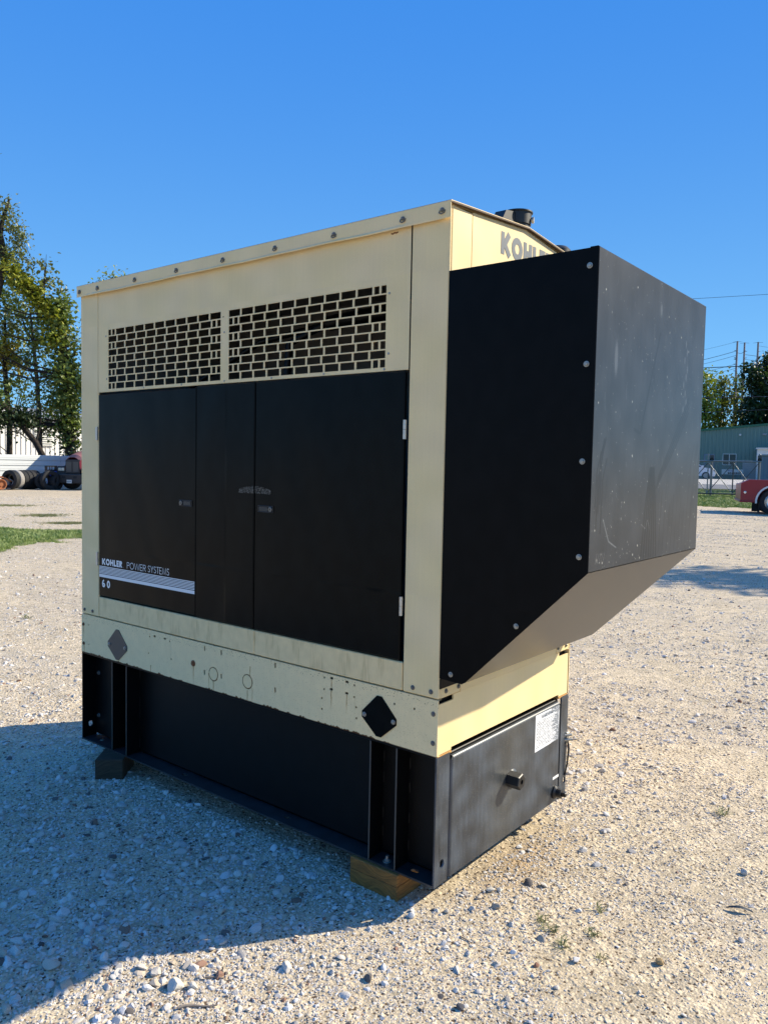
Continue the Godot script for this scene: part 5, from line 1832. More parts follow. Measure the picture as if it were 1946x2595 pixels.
func make_west_edge() -> void:
	var b: Builder
	# low fence of lapped white sheets along the yard
	var fx := -34.55
	var f := thing("sheet_fence", "low white fence of lapped metal sheets behind the tyres", "fence", Vector3(fx, 0, -18))
	for span in 8:
		var z0 := 6.0 - span * 6.0
		for k in 6:
			b = Builder.new()
			var y0 := 0.02 + k * 0.252
			var prof := [[0.0, 0.018], [0.02, 0.03], [0.10, 0.022], [0.11, 0.026], [0.13, 0.026], [0.14, 0.021], [0.225, 0.014], [0.240, -0.004], [0.251, -0.004]]
			for i in prof.size() - 1:
				b.quad(Vector3(fx + prof[i][1], y0 + prof[i][0], z0 - 0.012), Vector3(fx + prof[i][1], y0 + prof[i][0], z0 - 5.988), Vector3(fx + prof[i + 1][1], y0 + prof[i + 1][0], z0 - 5.988), Vector3(fx + prof[i + 1][1], y0 + prof[i + 1][0], z0 - 0.012))
			put("panel", b, M.white_sheet, f)
		b = Builder.new()
		b.box(Vector3(fx - 0.10, 0, z0 - 0.05), Vector3(fx - 0.02, 1.48, z0 + 0.05))
		put("post", b, M.steel_grey, f)
		b = Builder.new()
		b.box(Vector3(fx - 0.012, 0.02, z0 - 5.99), Vector3(fx - 0.006, 1.50, z0 - 0.01))
		put("backing", b, M.white_sheet, f)
	# white ribbed building beyond
	var wx := -45.5
	var w := thing("white_building", "long white ribbed metal building half hidden by the trees", "building", Vector3(wx, 0, -20))
	b = Builder.new()
	b.box(Vector3(wx - 12.0, 0, -52), Vector3(wx - 0.04, 3.85, 10))
	var wall := put("wall", b, M.white_wall, w)
	b = Builder.new()
	var zz := 10.0
	while zz > -52.0:
		b.box(Vector3(wx - 0.045, 0, zz - 0.035), Vector3(wx, 3.85, zz + 0.035))
		zz -= 0.31
	put("ribs", b, M.white_wall, wall).set_meta("kind", "stuff")
	b = Builder.new()
	b.prism([Vector3(wx + 0.35, 3.86, 10.4), Vector3(wx + 0.35, 3.98, 10.4), Vector3(wx - 6.0, 4.8, 10.4), Vector3(wx - 12.4, 3.98, 10.4), Vector3(wx - 12.4, 3.86, 10.4)], Vector3(0, 0, 1), 62.8)
	put("roof", b, M.pale_grey, w)
	b = Builder.new()
	b.box(Vector3(wx + 0.36, 3.84, -52), Vector3(wx + 0.44, 3.97, 10))
	put("gutter", b, M.blue_grey, w)
	b = Builder.new()
	b.box(Vector3(wx - 0.5, 4.05, -20.9), Vector3(wx + 0.2, 4.42, -20.2), 0.02)
	put("roof_unit", b, M.white_wall, w)
	b = Builder.new()
	b.box(Vector3(wx - 0.02, 2.1, -23.6), Vector3(wx + 0.05, 3.3, -22.4))
	var louvre := put("louvre_window", b, M.frame_white, w)
	for k in 8:
		b = Builder.new()
		b.t = Transform3D(Basis(Vector3.BACK, -0.6), Vector3(wx + 0.07, 2.2 + k * 0.135, 0))
		b.box(Vector3(-0.05, -0.006, -23.55), Vector3(0.05, 0.006, -22.45))
		put("slat", b, M.frame_white, louvre)

	# worn tyres standing in a row
	var axis := Vector3(0.66, 0, -0.75).normalized()
	var turn := Basis(Vector3.UP, atan2(-axis.z, axis.x))
	var names := ["grey-faced worn tyre at the near end of the tyre row", "tyre with a pale dusty tread, second in the row", "third black tyre from the near end of the row", "fourth black tyre from the near end of the row", "fifth black tyre from the near end of the row", "last black tyre at the far end of the row"]
	for i in 6:
		var o := own_thing("tyre", names[i], "tyre", west * Transform3D(turn, Vector3(-1.28, 0.425, -37.6) + axis * 0.265 * i), "tyres lined up by the fence")
		var p := tyre_parts(0.43, 0.25)
		own("tread", p[0], M.tyre_grey if i == 1 else M.tyre, o)
		own("casing", p[1], M.tyre, o)
	for q in [[0.28, 0.43, -37.6, 0.5, "big black tyre standing in the shadow beside the truck"], [0.02, 0.37, -37.9, 0.25, "dark tyre half hidden behind the big black one"], [0.55, 0.36, -37.8, 0.9, "dark tyre leaning next to the truck bumper"]]:
		var o := own_thing("tyre", q[4], "tyre", west * Transform3D(Basis(Vector3.UP, deg_to_rad(90.0) + q[3]), Vector3(q[0], q[1], q[2])), "tyres heaped by the truck")
		var p := tyre_parts(q[1], 0.25)
		own("tread", p[0], M.tyre, o)
		own("casing", p[1], M.tyre, o)
	# blue drum with a black crate on it
	b = Builder.new()
	b.lathe(Vector3.ZERO, Vector3.UP, [[0.0, 0.0], [0.0, 0.27], [0.02, 0.285], [0.27, 0.285], [0.28, 0.295], [0.30, 0.295], [0.31, 0.285], [0.56, 0.285], [0.57, 0.295], [0.59, 0.295], [0.60, 0.285], [0.80, 0.285], [0.82, 0.27], [0.82, 0.0]], 28)
	var drum := put("drum", b, M.blue_plastic)
	drum.transform = west * Transform3D(Basis.IDENTITY, Vector3(0.46, 0, -38.5))
	tag(drum, "blue plastic drum between the tyres and the truck", "drum")
	b = Builder.new()
	for k in 2:
		b.box(Vector3(-0.22 + 0.42 * k, 0, -0.16), Vector3(-0.20 + 0.42 * k, 0.24, 0.16), 0.004)
		b.box(Vector3(-0.20, 0, -0.16 + 0.30 * k), Vector3(0.20, 0.06, -0.14 + 0.30 * k), 0.004)
		b.box(Vector3(-0.20, 0.19, -0.16 + 0.30 * k), Vector3(0.20, 0.24, -0.14 + 0.30 * k), 0.004)
		b.box(Vector3(-0.02, 0.06, -0.16 + 0.30 * k), Vector3(0.02, 0.19, -0.14 + 0.30 * k), 0.004)
	b.box(Vector3(-0.20, 0, -0.14), Vector3(0.20, 0.015, 0.14))
	var crate := put("crate", b, M.tyre)
	crate.transform = west * Transform3D(Basis(Vector3.UP, 0.3), Vector3(0.33, 0.822, -38.5))
	tag(crate, "black plastic crate standing on the blue drum", "crate")
	# rusty axle with its brake drum
	var ax := own_thing("scrap_axle", "rusty truck axle with brake drum on the ground left of the tyres", "axle", west * Transform3D(Basis(Vector3.UP, 0.35), Vector3(-1.66, 0.24, -37.2)))
	b = Builder.new()
	b.lathe(Vector3(0, 0, -0.10), Vector3(0, 0, 1), [[0.0, 0.10], [0.0, 0.235], [0.06, 0.235], [0.06, 0.215], [0.17, 0.215], [0.17, 0.225], [0.20, 0.225], [0.20, 0.19], [0.13, 0.17], [0.13, 0.085], [0.20, 0.08], [0.20, 0.0]], 32)
	own("brake_drum", b, M.orange_rust, ax)
	b = Builder.new()
	b.tube([Vector3(0, 0.02, -0.1), Vector3(-0.1, 0.05, -0.9), Vector3(-0.15, 0.08, -1.5)], [0.07, 0.09, 0.07], 10)
	own("axle_tube", b, M.rusty, ax)
	b = Builder.new()
	b.tube([Vector3(-0.55, 0.34, -0.25), Vector3(-0.1, 0.33, -0.22), Vector3(0.25, 0.26, -0.2), Vector3(0.50, 0.12, -0.2)], [0.035, 0.035, 0.035, 0.03], 8)
	own("leaf_spring", b, M.orange_rust, ax)
	b = Builder.new()
	b.box(Vector3(0.16, -0.10, -0.35), Vector3(0.46, 0.20, -0.30), 0.01)
	b.tube([Vector3(0.45, 0.22, -0.26), Vector3(0.58, 0.12, -0.2), Vector3(0.52, -0.06, -0.2), Vector3(0.30, -0.18, -0.15), Vector3(0.9, -0.22, 0.0)], [0.03, 0.03, 0.025, 0.02, 0.015], 6)
	own("bracket", b, M.steel_grey, ax)
	make_highway_truck()


func make_highway_truck() -> void:
	# own axes: +z forward, origin under the middle of the bumper
	var g := own_thing("highway_truck", "faded red highway truck nosing out from behind the generator", "truck", west * Transform3D(Basis(Vector3.UP, deg_to_rad(-50.0)), Vector3(1.22, 0, -37.4)))
	var b := Builder.new()
	# hood: sloping nose between wide fenders
	var sec := func(z: float, half: float, y: float, crown: float) -> Array:
		var out := []
		for i in 9:
			var f := i / 8.0 * 2.0 - 1.0
			out.append(Vector3(f * half, y + crown * (1.0 - pow(absf(f), 2.6)), z))
		return out
	var rows := [sec.call(0.02, 0.42, 1.30, 0.16), sec.call(-0.10, 0.50, 1.38, 0.20), sec.call(-0.55, 0.62, 1.50, 0.24), sec.call(-1.15, 0.78, 1.60, 0.27), sec.call(-1.75, 0.92, 1.68, 0.28)]
	for r in rows.size() - 1:
		for i in 8:
			b.quad(rows[r][i], rows[r][i + 1], rows[r + 1][i + 1], rows[r + 1][i])
	own("hood", b, M.truck_faded, g)
	b = Builder.new()
	for s in [-1.0, 1.0]:
		for r in rows.size() - 1:
			var k := 8 if s > 0 else 0
			var a: Vector3 = rows[r][k]
			var c: Vector3 = rows[r + 1][k]
			var lo0 := Vector3(a.x + s * 0.04, 0.92, a.z)
			var lo1 := Vector3(c.x + s * 0.04, 0.92, c.z)
			if s > 0:
				b.quad(lo0, lo1, c, a)
			else:
				b.quad(lo1, lo0, a, c)
	own("hood_side", b, M.truck_red, g)
	b = Builder.new()
	b.box(Vector3(-0.44, 0.72, -0.06), Vector3(0.44, 1.36, 0.03), 0.03)
	var surround := own("grille_surround", b, M.truck_dark, g)
	for s in [-1.0, 1.0]:
		b = Builder.new()
		b.box(Vector3(s * 0.215 - 0.165, 0.80, 0.02), Vector3(s * 0.215 + 0.165, 1.26, 0.045), 0.012)
		own("grille", b, M.grille_grey, surround)
	for s in [-1.0, 1.0]:
		b = Builder.new()
		var pts := []
		for i in 11:
			var a := PI * i / 10.0
			pts.append(Vector3(s * 0.86, 0.50 + 0.60 * sin(a), -0.72 + 0.66 * cos(a)))
		for i in 10:
			var p: Vector3 = pts[i]
			var q: Vector3 = pts[i + 1]
			var wd := Vector3(0.26, 0, 0)
			b.quad(p - wd, p + wd, q + wd, q - wd)
		b.box(Vector3(s * 0.78 - 0.30, 0.62, -0.16), Vector3(s * 0.78 + 0.30, 1.04, -0.02), 0.05)
		own("fender", b, M.truck_red if s > 0 else M.truck_dark, g)
		b = Builder.new()
		for k in 2:
			b.box(Vector3(s * 0.74 - 0.185 + 0.19 * k, 0.84, -0.03), Vector3(s * 0.74 - 0.01 + 0.19 * k, 0.98, 0.0), 0.015)
		own("headlight", b, M.lens, g)
	b = Builder.new()
	b.box(Vector3(-1.15, 0.30, 0.05), Vector3(1.15, 0.72, 0.20), 0.04)
	b.box(Vector3(-1.15, 0.34, -0.30), Vector3(-1.05, 0.70, 0.10), 0.03)
	b.box(Vector3(1.05, 0.34, -0.30), Vector3(1.15, 0.70, 0.10), 0.03)
	var bumper := own("bumper", b, M.truck_dark, g)
	b = Builder.new()
	for x in [-0.85, -0.35, 0.35, 0.85]:
		b.box(Vector3(x - 0.11, 0.52, 0.195), Vector3(x + 0.11, 0.63, 0.204), 0.003)
	own("dark_recess_pad", b, M.tyre, bumper)  # raised black pads, the shade of bumper recesses put into their colour
	b = Builder.new()
	b.box(Vector3(-0.155, 0.31, 0.200), Vector3(0.155, 0.46, 0.212), 0.003)
	var plate := own("number_plate", b, M.frame_white, bumper)
	b = Builder.new()
	for k in 6:
		b.box(Vector3(-0.12 + 0.042 * k, 0.355, 0.2125), Vector3(-0.095 + 0.042 * k, 0.41, 0.2135))
	own("characters", b, M.blue_grey, bumper)
	plate.set_meta("label", "white number plate")
	# cab and sleeper
	b = Builder.new()
	b.prism([Vector3(1.05, 0.75, -1.72), Vector3(1.05, 0.75, -5.4), Vector3(1.05, 4.0, -5.4), Vector3(1.05, 4.0, -3.6), Vector3(1.05, 2.75, -2.3), Vector3(1.05, 1.75, -1.78)], Vector3(1, 0, 0), 2.10)
	var cab := own("cab", b, M.truck_red, g)
	b = Builder.new()
	b.quad(Vector3(-0.92, 1.84, -1.795), Vector3(0.92, 1.84, -1.795), Vector3(0.86, 2.64, -2.13), Vector3(-0.86, 2.64, -2.13))
	own("windscreen", b, M.glass_dark, cab)
	b = Builder.new()
	b.box(Vector3(1.048, 1.75, -2.95), Vector3(1.056, 2.5, -2.30), 0.003)
	own("side_window", b, M.glass_dark, cab)
	b = Builder.new()
	b.box(Vector3(-0.45, 0.55, -8.2), Vector3(0.45, 0.85, -0.3), 0.02)
	own("chassis", b, M.truck_dark, g)
	for q in [[0.88, -0.75], [-0.88, -0.75], [0.85, -6.0], [-0.85, -6.0], [0.85, -7.3], [-0.85, -7.3]]:
		var p := tyre_parts(0.50, 0.28 if q[1] > -2.0 else 0.5)
		var o := own("wheel", p[0], M.tyre, g)
		o.position = Vector3(q[0], 0.50, q[1])
		b = Builder.new()
		b.lathe(Vector3.ZERO, Vector3(signf(q[0]), 0, 0), [[-0.05, 0.29], [0.06, 0.29], [0.02, 0.22], [0.06, 0.10], [0.12, 0.09], [0.12, 0.0]], 24)
		own("hub", b, M.steel_grey, o)


# ---------------------------------------------------------------- the street side
func bar(b: Builder, p: Vector3, q: Vector3, r: float) -> void:
	b.cyl(p, q, r, r, 8)


func make_street_edge() -> void:
	var b: Builder
	# green metal building, its gable rising to the right
	var bt := street * Transform3D(Basis.IDENTITY, Vector3(0, 0.52, -90))
	var g := own_thing("green_building", "grey-green ribbed metal building with dark green roof trim across the road", "building", bt)
	b = Builder.new()
	var eave := func(x: float) -> float: return 5.40 + 0.096 * x
	b.prism([Vector3(-13.0, 0, 0), Vector3(11.0, 0, 0), Vector3(11.0, eave.call(11.0), 0), Vector3(-13.0, eave.call(-13.0), 0)], Vector3(0, 0, 1), 16.0)
	var wall := own("wall", b, M.green_wall, g)
	b = Builder.new()
	var x := -12.9
	while x < 11.0:
		var top: float = eave.call(x)
		b.prism([Vector3(x + 0.07, 0, 0.0), Vector3(x + 0.035, 0, 0.05), Vector3(x - 0.035, 0, 0.05), Vector3(x - 0.07, 0, 0.0)], Vector3(0, -1, 0), top)
		x += 0.36
	own("ribs", b, M.green_wall, wall).set_meta("kind", "stuff")
	b = Builder.new()
	b.prism([Vector3(-13.2, eave.call(-13.2), 0.2), Vector3(11.2, eave.call(11.2), 0.2), Vector3(11.2, eave.call(11.2) + 0.22, 0.2), Vector3(-13.2, eave.call(-13.2) + 0.22, 0.2)], Vector3(0, 0, 1), 16.4)
	own("roof_trim", b, M.green_trim, g)
	b = Builder.new()
	for r in [[-0.98, 1.55, 0.35, 1.61], [-0.98, 2.69, 0.35, 2.75], [-0.98, 1.61, -0.92, 2.69], [0.29, 1.61, 0.35, 2.69], [-0.36, 1.61, -0.30, 2.69]]:
		b.box(Vector3(r[0], r[1], 0.03), Vector3(r[2], r[3], 0.10), 0.006)
	var win := own("window", b, M.frame_white, g)
	for q in [[-0.92, -0.36], [-0.30, 0.29]]:
		b = Builder.new()
		b.quad(Vector3(q[0], 1.61, 0.065), Vector3(q[1], 1.61, 0.065), Vector3(q[1], 2.69, 0.065), Vector3(q[0], 2.69, 0.065))
		own("pane", b, M.glass_dark, win)
	b = Builder.new()
	b.box(Vector3(-2.80, 0.02, 0.03), Vector3(-1.75, 2.68, 0.11), 0.01)
	var frame := own("door", b, M.blue_grey, g)
	b = Builder.new()
	b.box(Vector3(-2.68, 0.04, 0.10), Vector3(-1.87, 2.56, 0.13), 0.01)
	own("door_leaf", b, M.green_wall, frame)
	b = Builder.new()
	b.box(Vector3(0.96, 0.02, 0.05), Vector3(2.30, 1.85, 0.12), 0.01)
	var roll := own("roller_door", b, M.pale_grey, g)
	for k in 8:
		b = Builder.new()
		b.box(Vector3(1.0, 0.06 + 0.22 * k, 0.115), Vector3(2.26, 0.24 + 0.22 * k, 0.14), 0.01)
		own("slat", b, M.pale_grey, roll)
	for q in [[2.91, 4.80, 0.20], [0.61, 4.74, 0.10]]:
		b = Builder.new()
		b.box(Vector3(q[0] - q[2], q[1] - 0.11, 0.06), Vector3(q[0] + q[2], q[1] + 0.09, 0.24), 0.03)
		b.box(Vector3(q[0] - q[2] * 0.7, q[1] - 0.06, 0.24), Vector3(q[0] + q[2] * 0.7, q[1] + 0.04, 0.26), 0.01)
		own("wall_light", b, M.frame_white if q[2] < 0.15 else M.steel_grey, g)

	# white ribbed lean-to and a blue-grey cabin on the right
	var lean := own_thing("lean_to", "white ribbed lean-to against the right end of the green building", "shed", street * Transform3D(Basis.IDENTITY, Vector3(0, 0.52, -87)))
	b = Builder.new()
	b.box(Vector3(2.22, 0, -2.6), Vector3(7.0, 3.2, 0.0))
	wall = own("wall", b, M.white_wall, lean)
	b = Builder.new()
	for k in 16:
		b.box(Vector3(2.26 + k * 0.3, 0, 0.0), Vector3(2.34 + k * 0.3, 3.2, 0.04))
	own("ribs", b, M.white_wall, wall).set_meta("kind", "stuff")
	b = Builder.new()
	b.prism([Vector3(2.1, 3.2, 0.3), Vector3(7.1, 3.2, 0.3), Vector3(7.1, 3.32, 0.3), Vector3(2.1, 3.32, 0.3)], Vector3(0, 0, 1), 3.0)
	own("roof", b, M.frame_white, lean)
	var cab := own_thing("cabin", "blue-grey metal cabin seen above the red truck body", "cabin", street * Transform3D(Basis.IDENTITY, Vector3(0, 0.05, -58)))
	b = Builder.new()
	b.box(Vector3(1.72, 0, -2.6), Vector3(5.2, 2.45, 0.0), 0.02)
	own("wall", b, M.blue_grey, cab)
	b = Builder.new()
	for k in 9:
		b.box(Vector3(1.76 + k * 0.4, 0.05, 0.0), Vector3(1.90 + k * 0.4, 2.40, 0.035), 0.01)
	own("ribs", b, M.blue_grey, cab)
	b = Builder.new()
	b.box(Vector3(1.62, 2.45, -2.7), Vector3(5.3, 2.55, 0.1), 0.02)
	own("roof", b, M.pale_grey, cab)
	b = Builder.new()
	b.box(Vector3(2.55, 0.05, 0.03), Vector3(3.35, 2.1, 0.06), 0.01)
	own("door", b, M.glass_dark, cab)

	# banner on posts
	var sign_ := own_thing("banner_sign", "long white banner sign with blue and black letters seen through the gate", "sign", street * Transform3D(Basis.IDENTITY, Vector3(0, 0.55, -88.8)))
	b = Builder.new()
	b.box(Vector3(-1.0, 0.56, 0), Vector3(1.04, 1.08, 0.03))
	own("board", b, M.frame_white, sign_)
	b = Builder.new()
	word(b, "PHC", Vector3(-0.38, 0.83, 0.034), Vector3.RIGHT, Vector3.UP, 0.20, 0.48, 0.2, 0.2)
	var blue := mat(lin(0.03, 0.10, 0.34), 0.6)
	own("lettering", b, blue, sign_)
	b = Builder.new()
	word(b, "EHCHENE", Vector3(-0.40, 0.60, 0.034), Vector3.RIGHT, Vector3.UP, 0.18, 1.2, 0.34, 0.12)
	own("lettering", b, M.dark, sign_)
	b = Builder.new()
	for px in [-0.9, 0.9]:
		b = Builder.new()
		b.box(Vector3(px - 0.03, 0, -0.05), Vector3(px + 0.03, 1.05, -0.002))
		own("post", b, M.steel_grey, sign_)

	# white estate car
	var car := own_thing("parked_car", "white car parked in front of the green building", "car", street * Transform3D(Basis(Vector3.UP, 0.0), Vector3(-3.75, 0.60, -83.2)))
	b = Builder.new()
	var hz := 0.9
	b.prism([Vector3(-2.25, 0.35, hz), Vector3(2.20, 0.30, hz), Vector3(2.28, 0.55, hz), Vector3(2.24, 0.92, hz), Vector3(2.0, 1.06, hz), Vector3(1.15, 1.16, hz), Vector3(-2.2, 1.2, hz), Vector3(-2.32, 0.8, hz)], Vector3(0, 0, 1), 1.8)
	var body := own("body", b, M.car_white, car)
	b = Builder.new()
	var roof_line := [Vector3(-2.12, 1.2, 0.80), Vector3(1.18, 1.15, 0.80), Vector3(0.45, 1.72, 0.68), Vector3(0.1, 1.78, 0.66), Vector3(-1.6, 1.78, 0.66), Vector3(-1.95, 1.66, 0.68)]
	for s in [1.0, -1.0]:
		var pts := roof_line.map(func(p): return Vector3(p.x, p.y, p.z * s))
		if s < 0:
			pts.reverse()
		b.fan(pts)
	for i in roof_line.size():
		var p: Vector3 = roof_line[i]
		var q: Vector3 = roof_line[(i + 1) % roof_line.size()]
		b.quad(q, p, Vector3(p.x, p.y, -p.z), Vector3(q.x, q.y, -q.z))
	own("roof", b, M.car_white, car)
	b = Builder.new()
	b.fan([Vector3(-0.05, 1.20, 0.815), Vector3(0.98, 1.20, 0.803), Vector3(0.40, 1.66, 0.705), Vector3(-0.05, 1.70, 0.700)])
	b.fan([Vector3(-0.95, 1.21, 0.815), Vector3(-0.13, 1.20, 0.815), Vector3(-0.13, 1.70, 0.700), Vector3(-0.95, 1.70, 0.700)])
	b.fan([Vector3(-1.95, 1.23, 0.812), Vector3(-1.03, 1.21, 0.815), Vector3(-1.03, 1.70, 0.700), Vector3(-1.72, 1.66, 0.705)])
	b.quad(Vector3(1.19, 1.17, 0.72), Vector3(1.19, 1.17, -0.72), Vector3(0.50, 1.70, -0.62), Vector3(0.50, 1.70, 0.62))
	own("window", b, M.glass_dark, body)
	b = Builder.new()
	b.box(Vector3(2.05, 0.78, 0.55), Vector3(2.27, 0.94, 0.905), 0.02)
	own("headlight", b, M.lens, car)
	b = Builder.new()
	b.box(Vector3(1.0, 1.18, 0.90), Vector3(1.2, 1.34, 1.08), 0.03)
	own("mirror", b, M.car_white, car)
	for q in [[1.42, 0.82], [-1.42, 0.82], [1.42, -0.82], [-1.42, -0.82]]:
		b = Builder.new()
		b.t = Transform3D(Basis(Vector3.UP, PI / 2), Vector3.ZERO)
		b.lathe(Vector3.ZERO, Vector3(1, 0, 0), [[-0.11, 0.0], [-0.11, 0.30], [-0.08, 0.36], [0.08, 0.36], [0.11, 0.30], [0.11, 0.0]], 24)
		var wheel := own("wheel", b, M.tyre, car)
		wheel.position = Vector3(q[0], 0.36, q[1])
		b = Builder.new()
		b.t = Transform3D(Basis(Vector3.UP, PI / 2 * (-1.0 if q[1] > 0 else 1.0)), Vector3.ZERO)
		b.lathe(Vector3.ZERO, Vector3(1, 0, 0), [[0.112, 0.24], [0.12, 0.22], [0.115, 0.08], [0.125, 0.06], [0.125, 0.0]], 10, false)
		own("rim", b, M.steel_grey, wheel)

	# rolling wire gate
	var gate := own_thing("wire_gate", "grey chain-link rolling gate with crossed braces between the yard and the road", "gate", street * Transform3D(Basis.IDENTITY, Vector3(0, 0.0, -47)))
	b = Builder.new()
	bar(b, Vector3(-5.0, 1.95, 0), Vector3(1.44, 1.97, 0), 0.042)
	own("top_rail", b, M.galvanised, gate)
	b = Builder.new()
	bar(b, Vector3(-5.0, 0.15, 0), Vector3(1.44, 0.17, 0), 0.036)
	own("bottom_rail", b, M.dark_pipe, gate)
	for px in [[-3.7, 1.95], [-2.48, 1.95], [-1.23, 2.37], [0.05, 1.95], [1.30, 1.95]]:
		b = Builder.new()
		bar(b, Vector3(px[0], 0.10, 0), Vector3(px[0], px[1], 0), 0.032)
		own("upright", b, M.galvanised if px[1] > 2.0 else M.dark_pipe, gate)
	for k in 4:
		var xa: float = [-3.7, -2.48, -1.23, 0.05][k]
		var xb: float = [-2.48, -1.23, 0.05, 1.30][k]
		for s in 2:
			b = Builder.new()
			bar(b, Vector3(xa, 1.88 if s == 0 else 0.2, 0.03 - 0.06 * s), Vector3(xb, 0.2 if s == 0 else 1.88, 0.03 - 0.06 * s), 0.022)
			own("brace", b, M.galvanised if s == 0 else M.dark_pipe, gate)
	b = Builder.new()
	var pitch := 0.085
	for s in [-1.0, 1.0]:
		var u := -6.8
		while u < 3.3:
			# a wire from the bottom rail to the top rail, clipped to the gate
			var x0 := u
			var x1: float = u + s * 1.8
			var y0 := 0.17
			var y1 := 1.95
			var lo := -3.7
			var hi := 1.30
			var f0 := 0.0
			var f1 := 1.0
			if x1 > x0:
				f0 = maxf(0.0, (lo - x0) / (x1 - x0))
				f1 = minf(1.0, (hi - x0) / (x1 - x0))
			else:
				f0 = maxf(0.0, (hi - x0) / (x1 - x0))
				f1 = minf(1.0, (lo - x0) / (x1 - x0))
			if f1 > f0 + 0.01:
				var p := Vector3(lerpf(x0, x1, f0), lerpf(y0, y1, f0), 0.004 * s)
				var q := Vector3(lerpf(x0, x1, f1), lerpf(y0, y1, f1), 0.004 * s)
				b.cyl(p, q, 0.0045, 0.0045, 3, false)
			u += pitch
	var mesh := own("chain_link", b, M.galvanised, gate)
	mesh.set_meta("kind", "stuff")
	for q in [[-1.05, 2.20, "gate post with black roller next to the hood"], [1.34, 2.33, "gate post with black roller above the red truck"]]:
		var post := own_thing("gate_post", q[2], "post", street * Transform3D(Basis.IDENTITY, Vector3(q[0], 0, -47.16)), "roller posts of the wire gate")
		b = Builder.new()
		b.cyl(Vector3(0, 0, 0), Vector3(0, q[1], 0), 0.060, 0.060, 14)
		b.lathe(Vector3(0, q[1], 0), Vector3.UP, [[0.0, 0.060], [0.02, 0.062], [0.05, 0.045], [0.06, 0.0]], 14)
		own("pole", b, M.galvanised, post)
		for s in [-1.0, 1.0]:
			b = Builder.new()
			b.lathe(Vector3(0, 2.06, 0.11 + s * 0.05), Vector3(0, 0, 1), [[-0.02, 0.03], [-0.02, 0.105], [0.02, 0.105], [0.02, 0.03]], 20)
			own("roller", b, M.tyre, post)
		b = Builder.new()
		b.box(Vector3(-0.10, 2.12, 0.06), Vector3(0.10, 2.30, 0.18), 0.01)
		own("bracket", b, M.dark_pipe, post)

	make_service_truck()

	# tall transmission poles and their lines
	var pole_names := ["left one of three tall grey transmission poles beyond the trees", "middle and tallest of the three transmission poles beyond the trees", "right one of three transmission poles, with pale insulators"]
	var poles := [[-0.12, 25.5, -160.0], [1.15, 26.1, -166.0], [3.32, 24.9, -158.0]]
	for i in 3:
		var q: Array = poles[i]
		var o := own_thing("transmission_pole", pole_names[i], "pole", street * Transform3D(Basis.IDENTITY, Vector3(q[0], 0.5, q[2])), "tall transmission poles beyond the trees")
		b = Builder.new()
		b.cyl(Vector3.ZERO, Vector3(0, q[1] - 0.5, 0), 0.30, 0.155, 12)
		own("shaft", b, M.pole, o)
		b = Builder.new()
		b.tube([Vector3(-0.8, q[1] - 0.65, 0), Vector3(0, q[1] - 0.55, 0), Vector3(0.8, q[1] - 0.65, 0)], [0.02, 0.03, 0.02], 5)
		own("crossarm", b, M.wire, o)
		for k in 4:
			b = Builder.new()
			var y: float = q[1] - 2.2 - k * 1.25
			var s := -1.0 if i == 0 else 1.0
			b.lathe(Vector3(s * 0.17, y, 0), Vector3(s, 0.15, 0), [[0.0, 0.03], [0.04, 0.07], [0.10, 0.03], [0.14, 0.07], [0.20, 0.03], [0.26, 0.06], [0.32, 0.02]], 8)
			own("insulator", b, M.frame_white if i == 2 else M.wire, o)
	var lines := [
		[-0.3, 23.70, -160.0, -32.0, 21.0, 0.040], [-0.3, 22.9, -160.0, -32.0, 20.2, 0.03], [-0.3, 21.3, -160.0, -32.0, 19.0, 0.03], [-0.3, 20.5, -160.0, -32.0, 18.6, 0.03],
		[-0.12, 25.45, -160.0, -34.0, 23.2, 0.02], [1.32, 23.8, -166.0, 34.0, 23.9, 0.035], [1.32, 22.9, -166.0, 34.0, 22.9, 0.03], [3.5, 24.2, -158.0, 34.0, 23.5, 0.02],
		[-0.3, 23.7, -160.0, 1.3, 23.8, 0.035], [-0.3, 21.2, -160.0, 3.5, 22.6, 0.03], [1.3, 21.6, -166.0, 3.5, 23.0, 0.03],
	]
	var lg := own_thing("power_lines", "bundle of thin lines strung between the tall transmission poles", "power lines", street)
	for q in lines:
		b = Builder.new()
		var pts := []
		var rad := []
		for k in 15:
			var f := k / 14.0
			var len_: float = absf(q[3] - q[0])
			pts.append(Vector3(lerpf(q[0], q[3], f), lerpf(q[1], q[4], f) - 4.0 * f * (1.0 - f) * minf(1.6, len_ * 0.32), q[2]))
			rad.append(q[5])
		b.tube(pts, rad, 4)
		own("wire", b, M.wire, lg)
	for q in [["dark cable crossing in front of the tall poles", -140.0, 18.35, 18.55, 0.07, -45.0, 45.0], ["thin cable high across the sky at the right", -60.0, 13.55, 13.52, 0.014, -40.0, 30.0], ["service cable across the trees above the green roof", -86.0, 8.8, 8.85, 0.028, -40.0, 30.0], ["lower service cable just above the green roof", -87.5, 7.35, 7.75, 0.022, -40.0, 30.0]]:
		b = Builder.new()
		var pts := []
		var rad := []
		for k in 25:
			var f := k / 24.0
			var px: float = lerpf(q[5], q[6], f)
			pts.append(Vector3(px, q[2] + (q[3] - q[2]) * (px + 5.0) / 10.0 + 0.0006 * (px * px), q[1]))
			rad.append(q[4])
		b.tube(pts, rad, 5)
		var o := put(numbered("overhead_cable"), b, M.wire)
		o.transform = street
		tag(o, q[0], "cable")


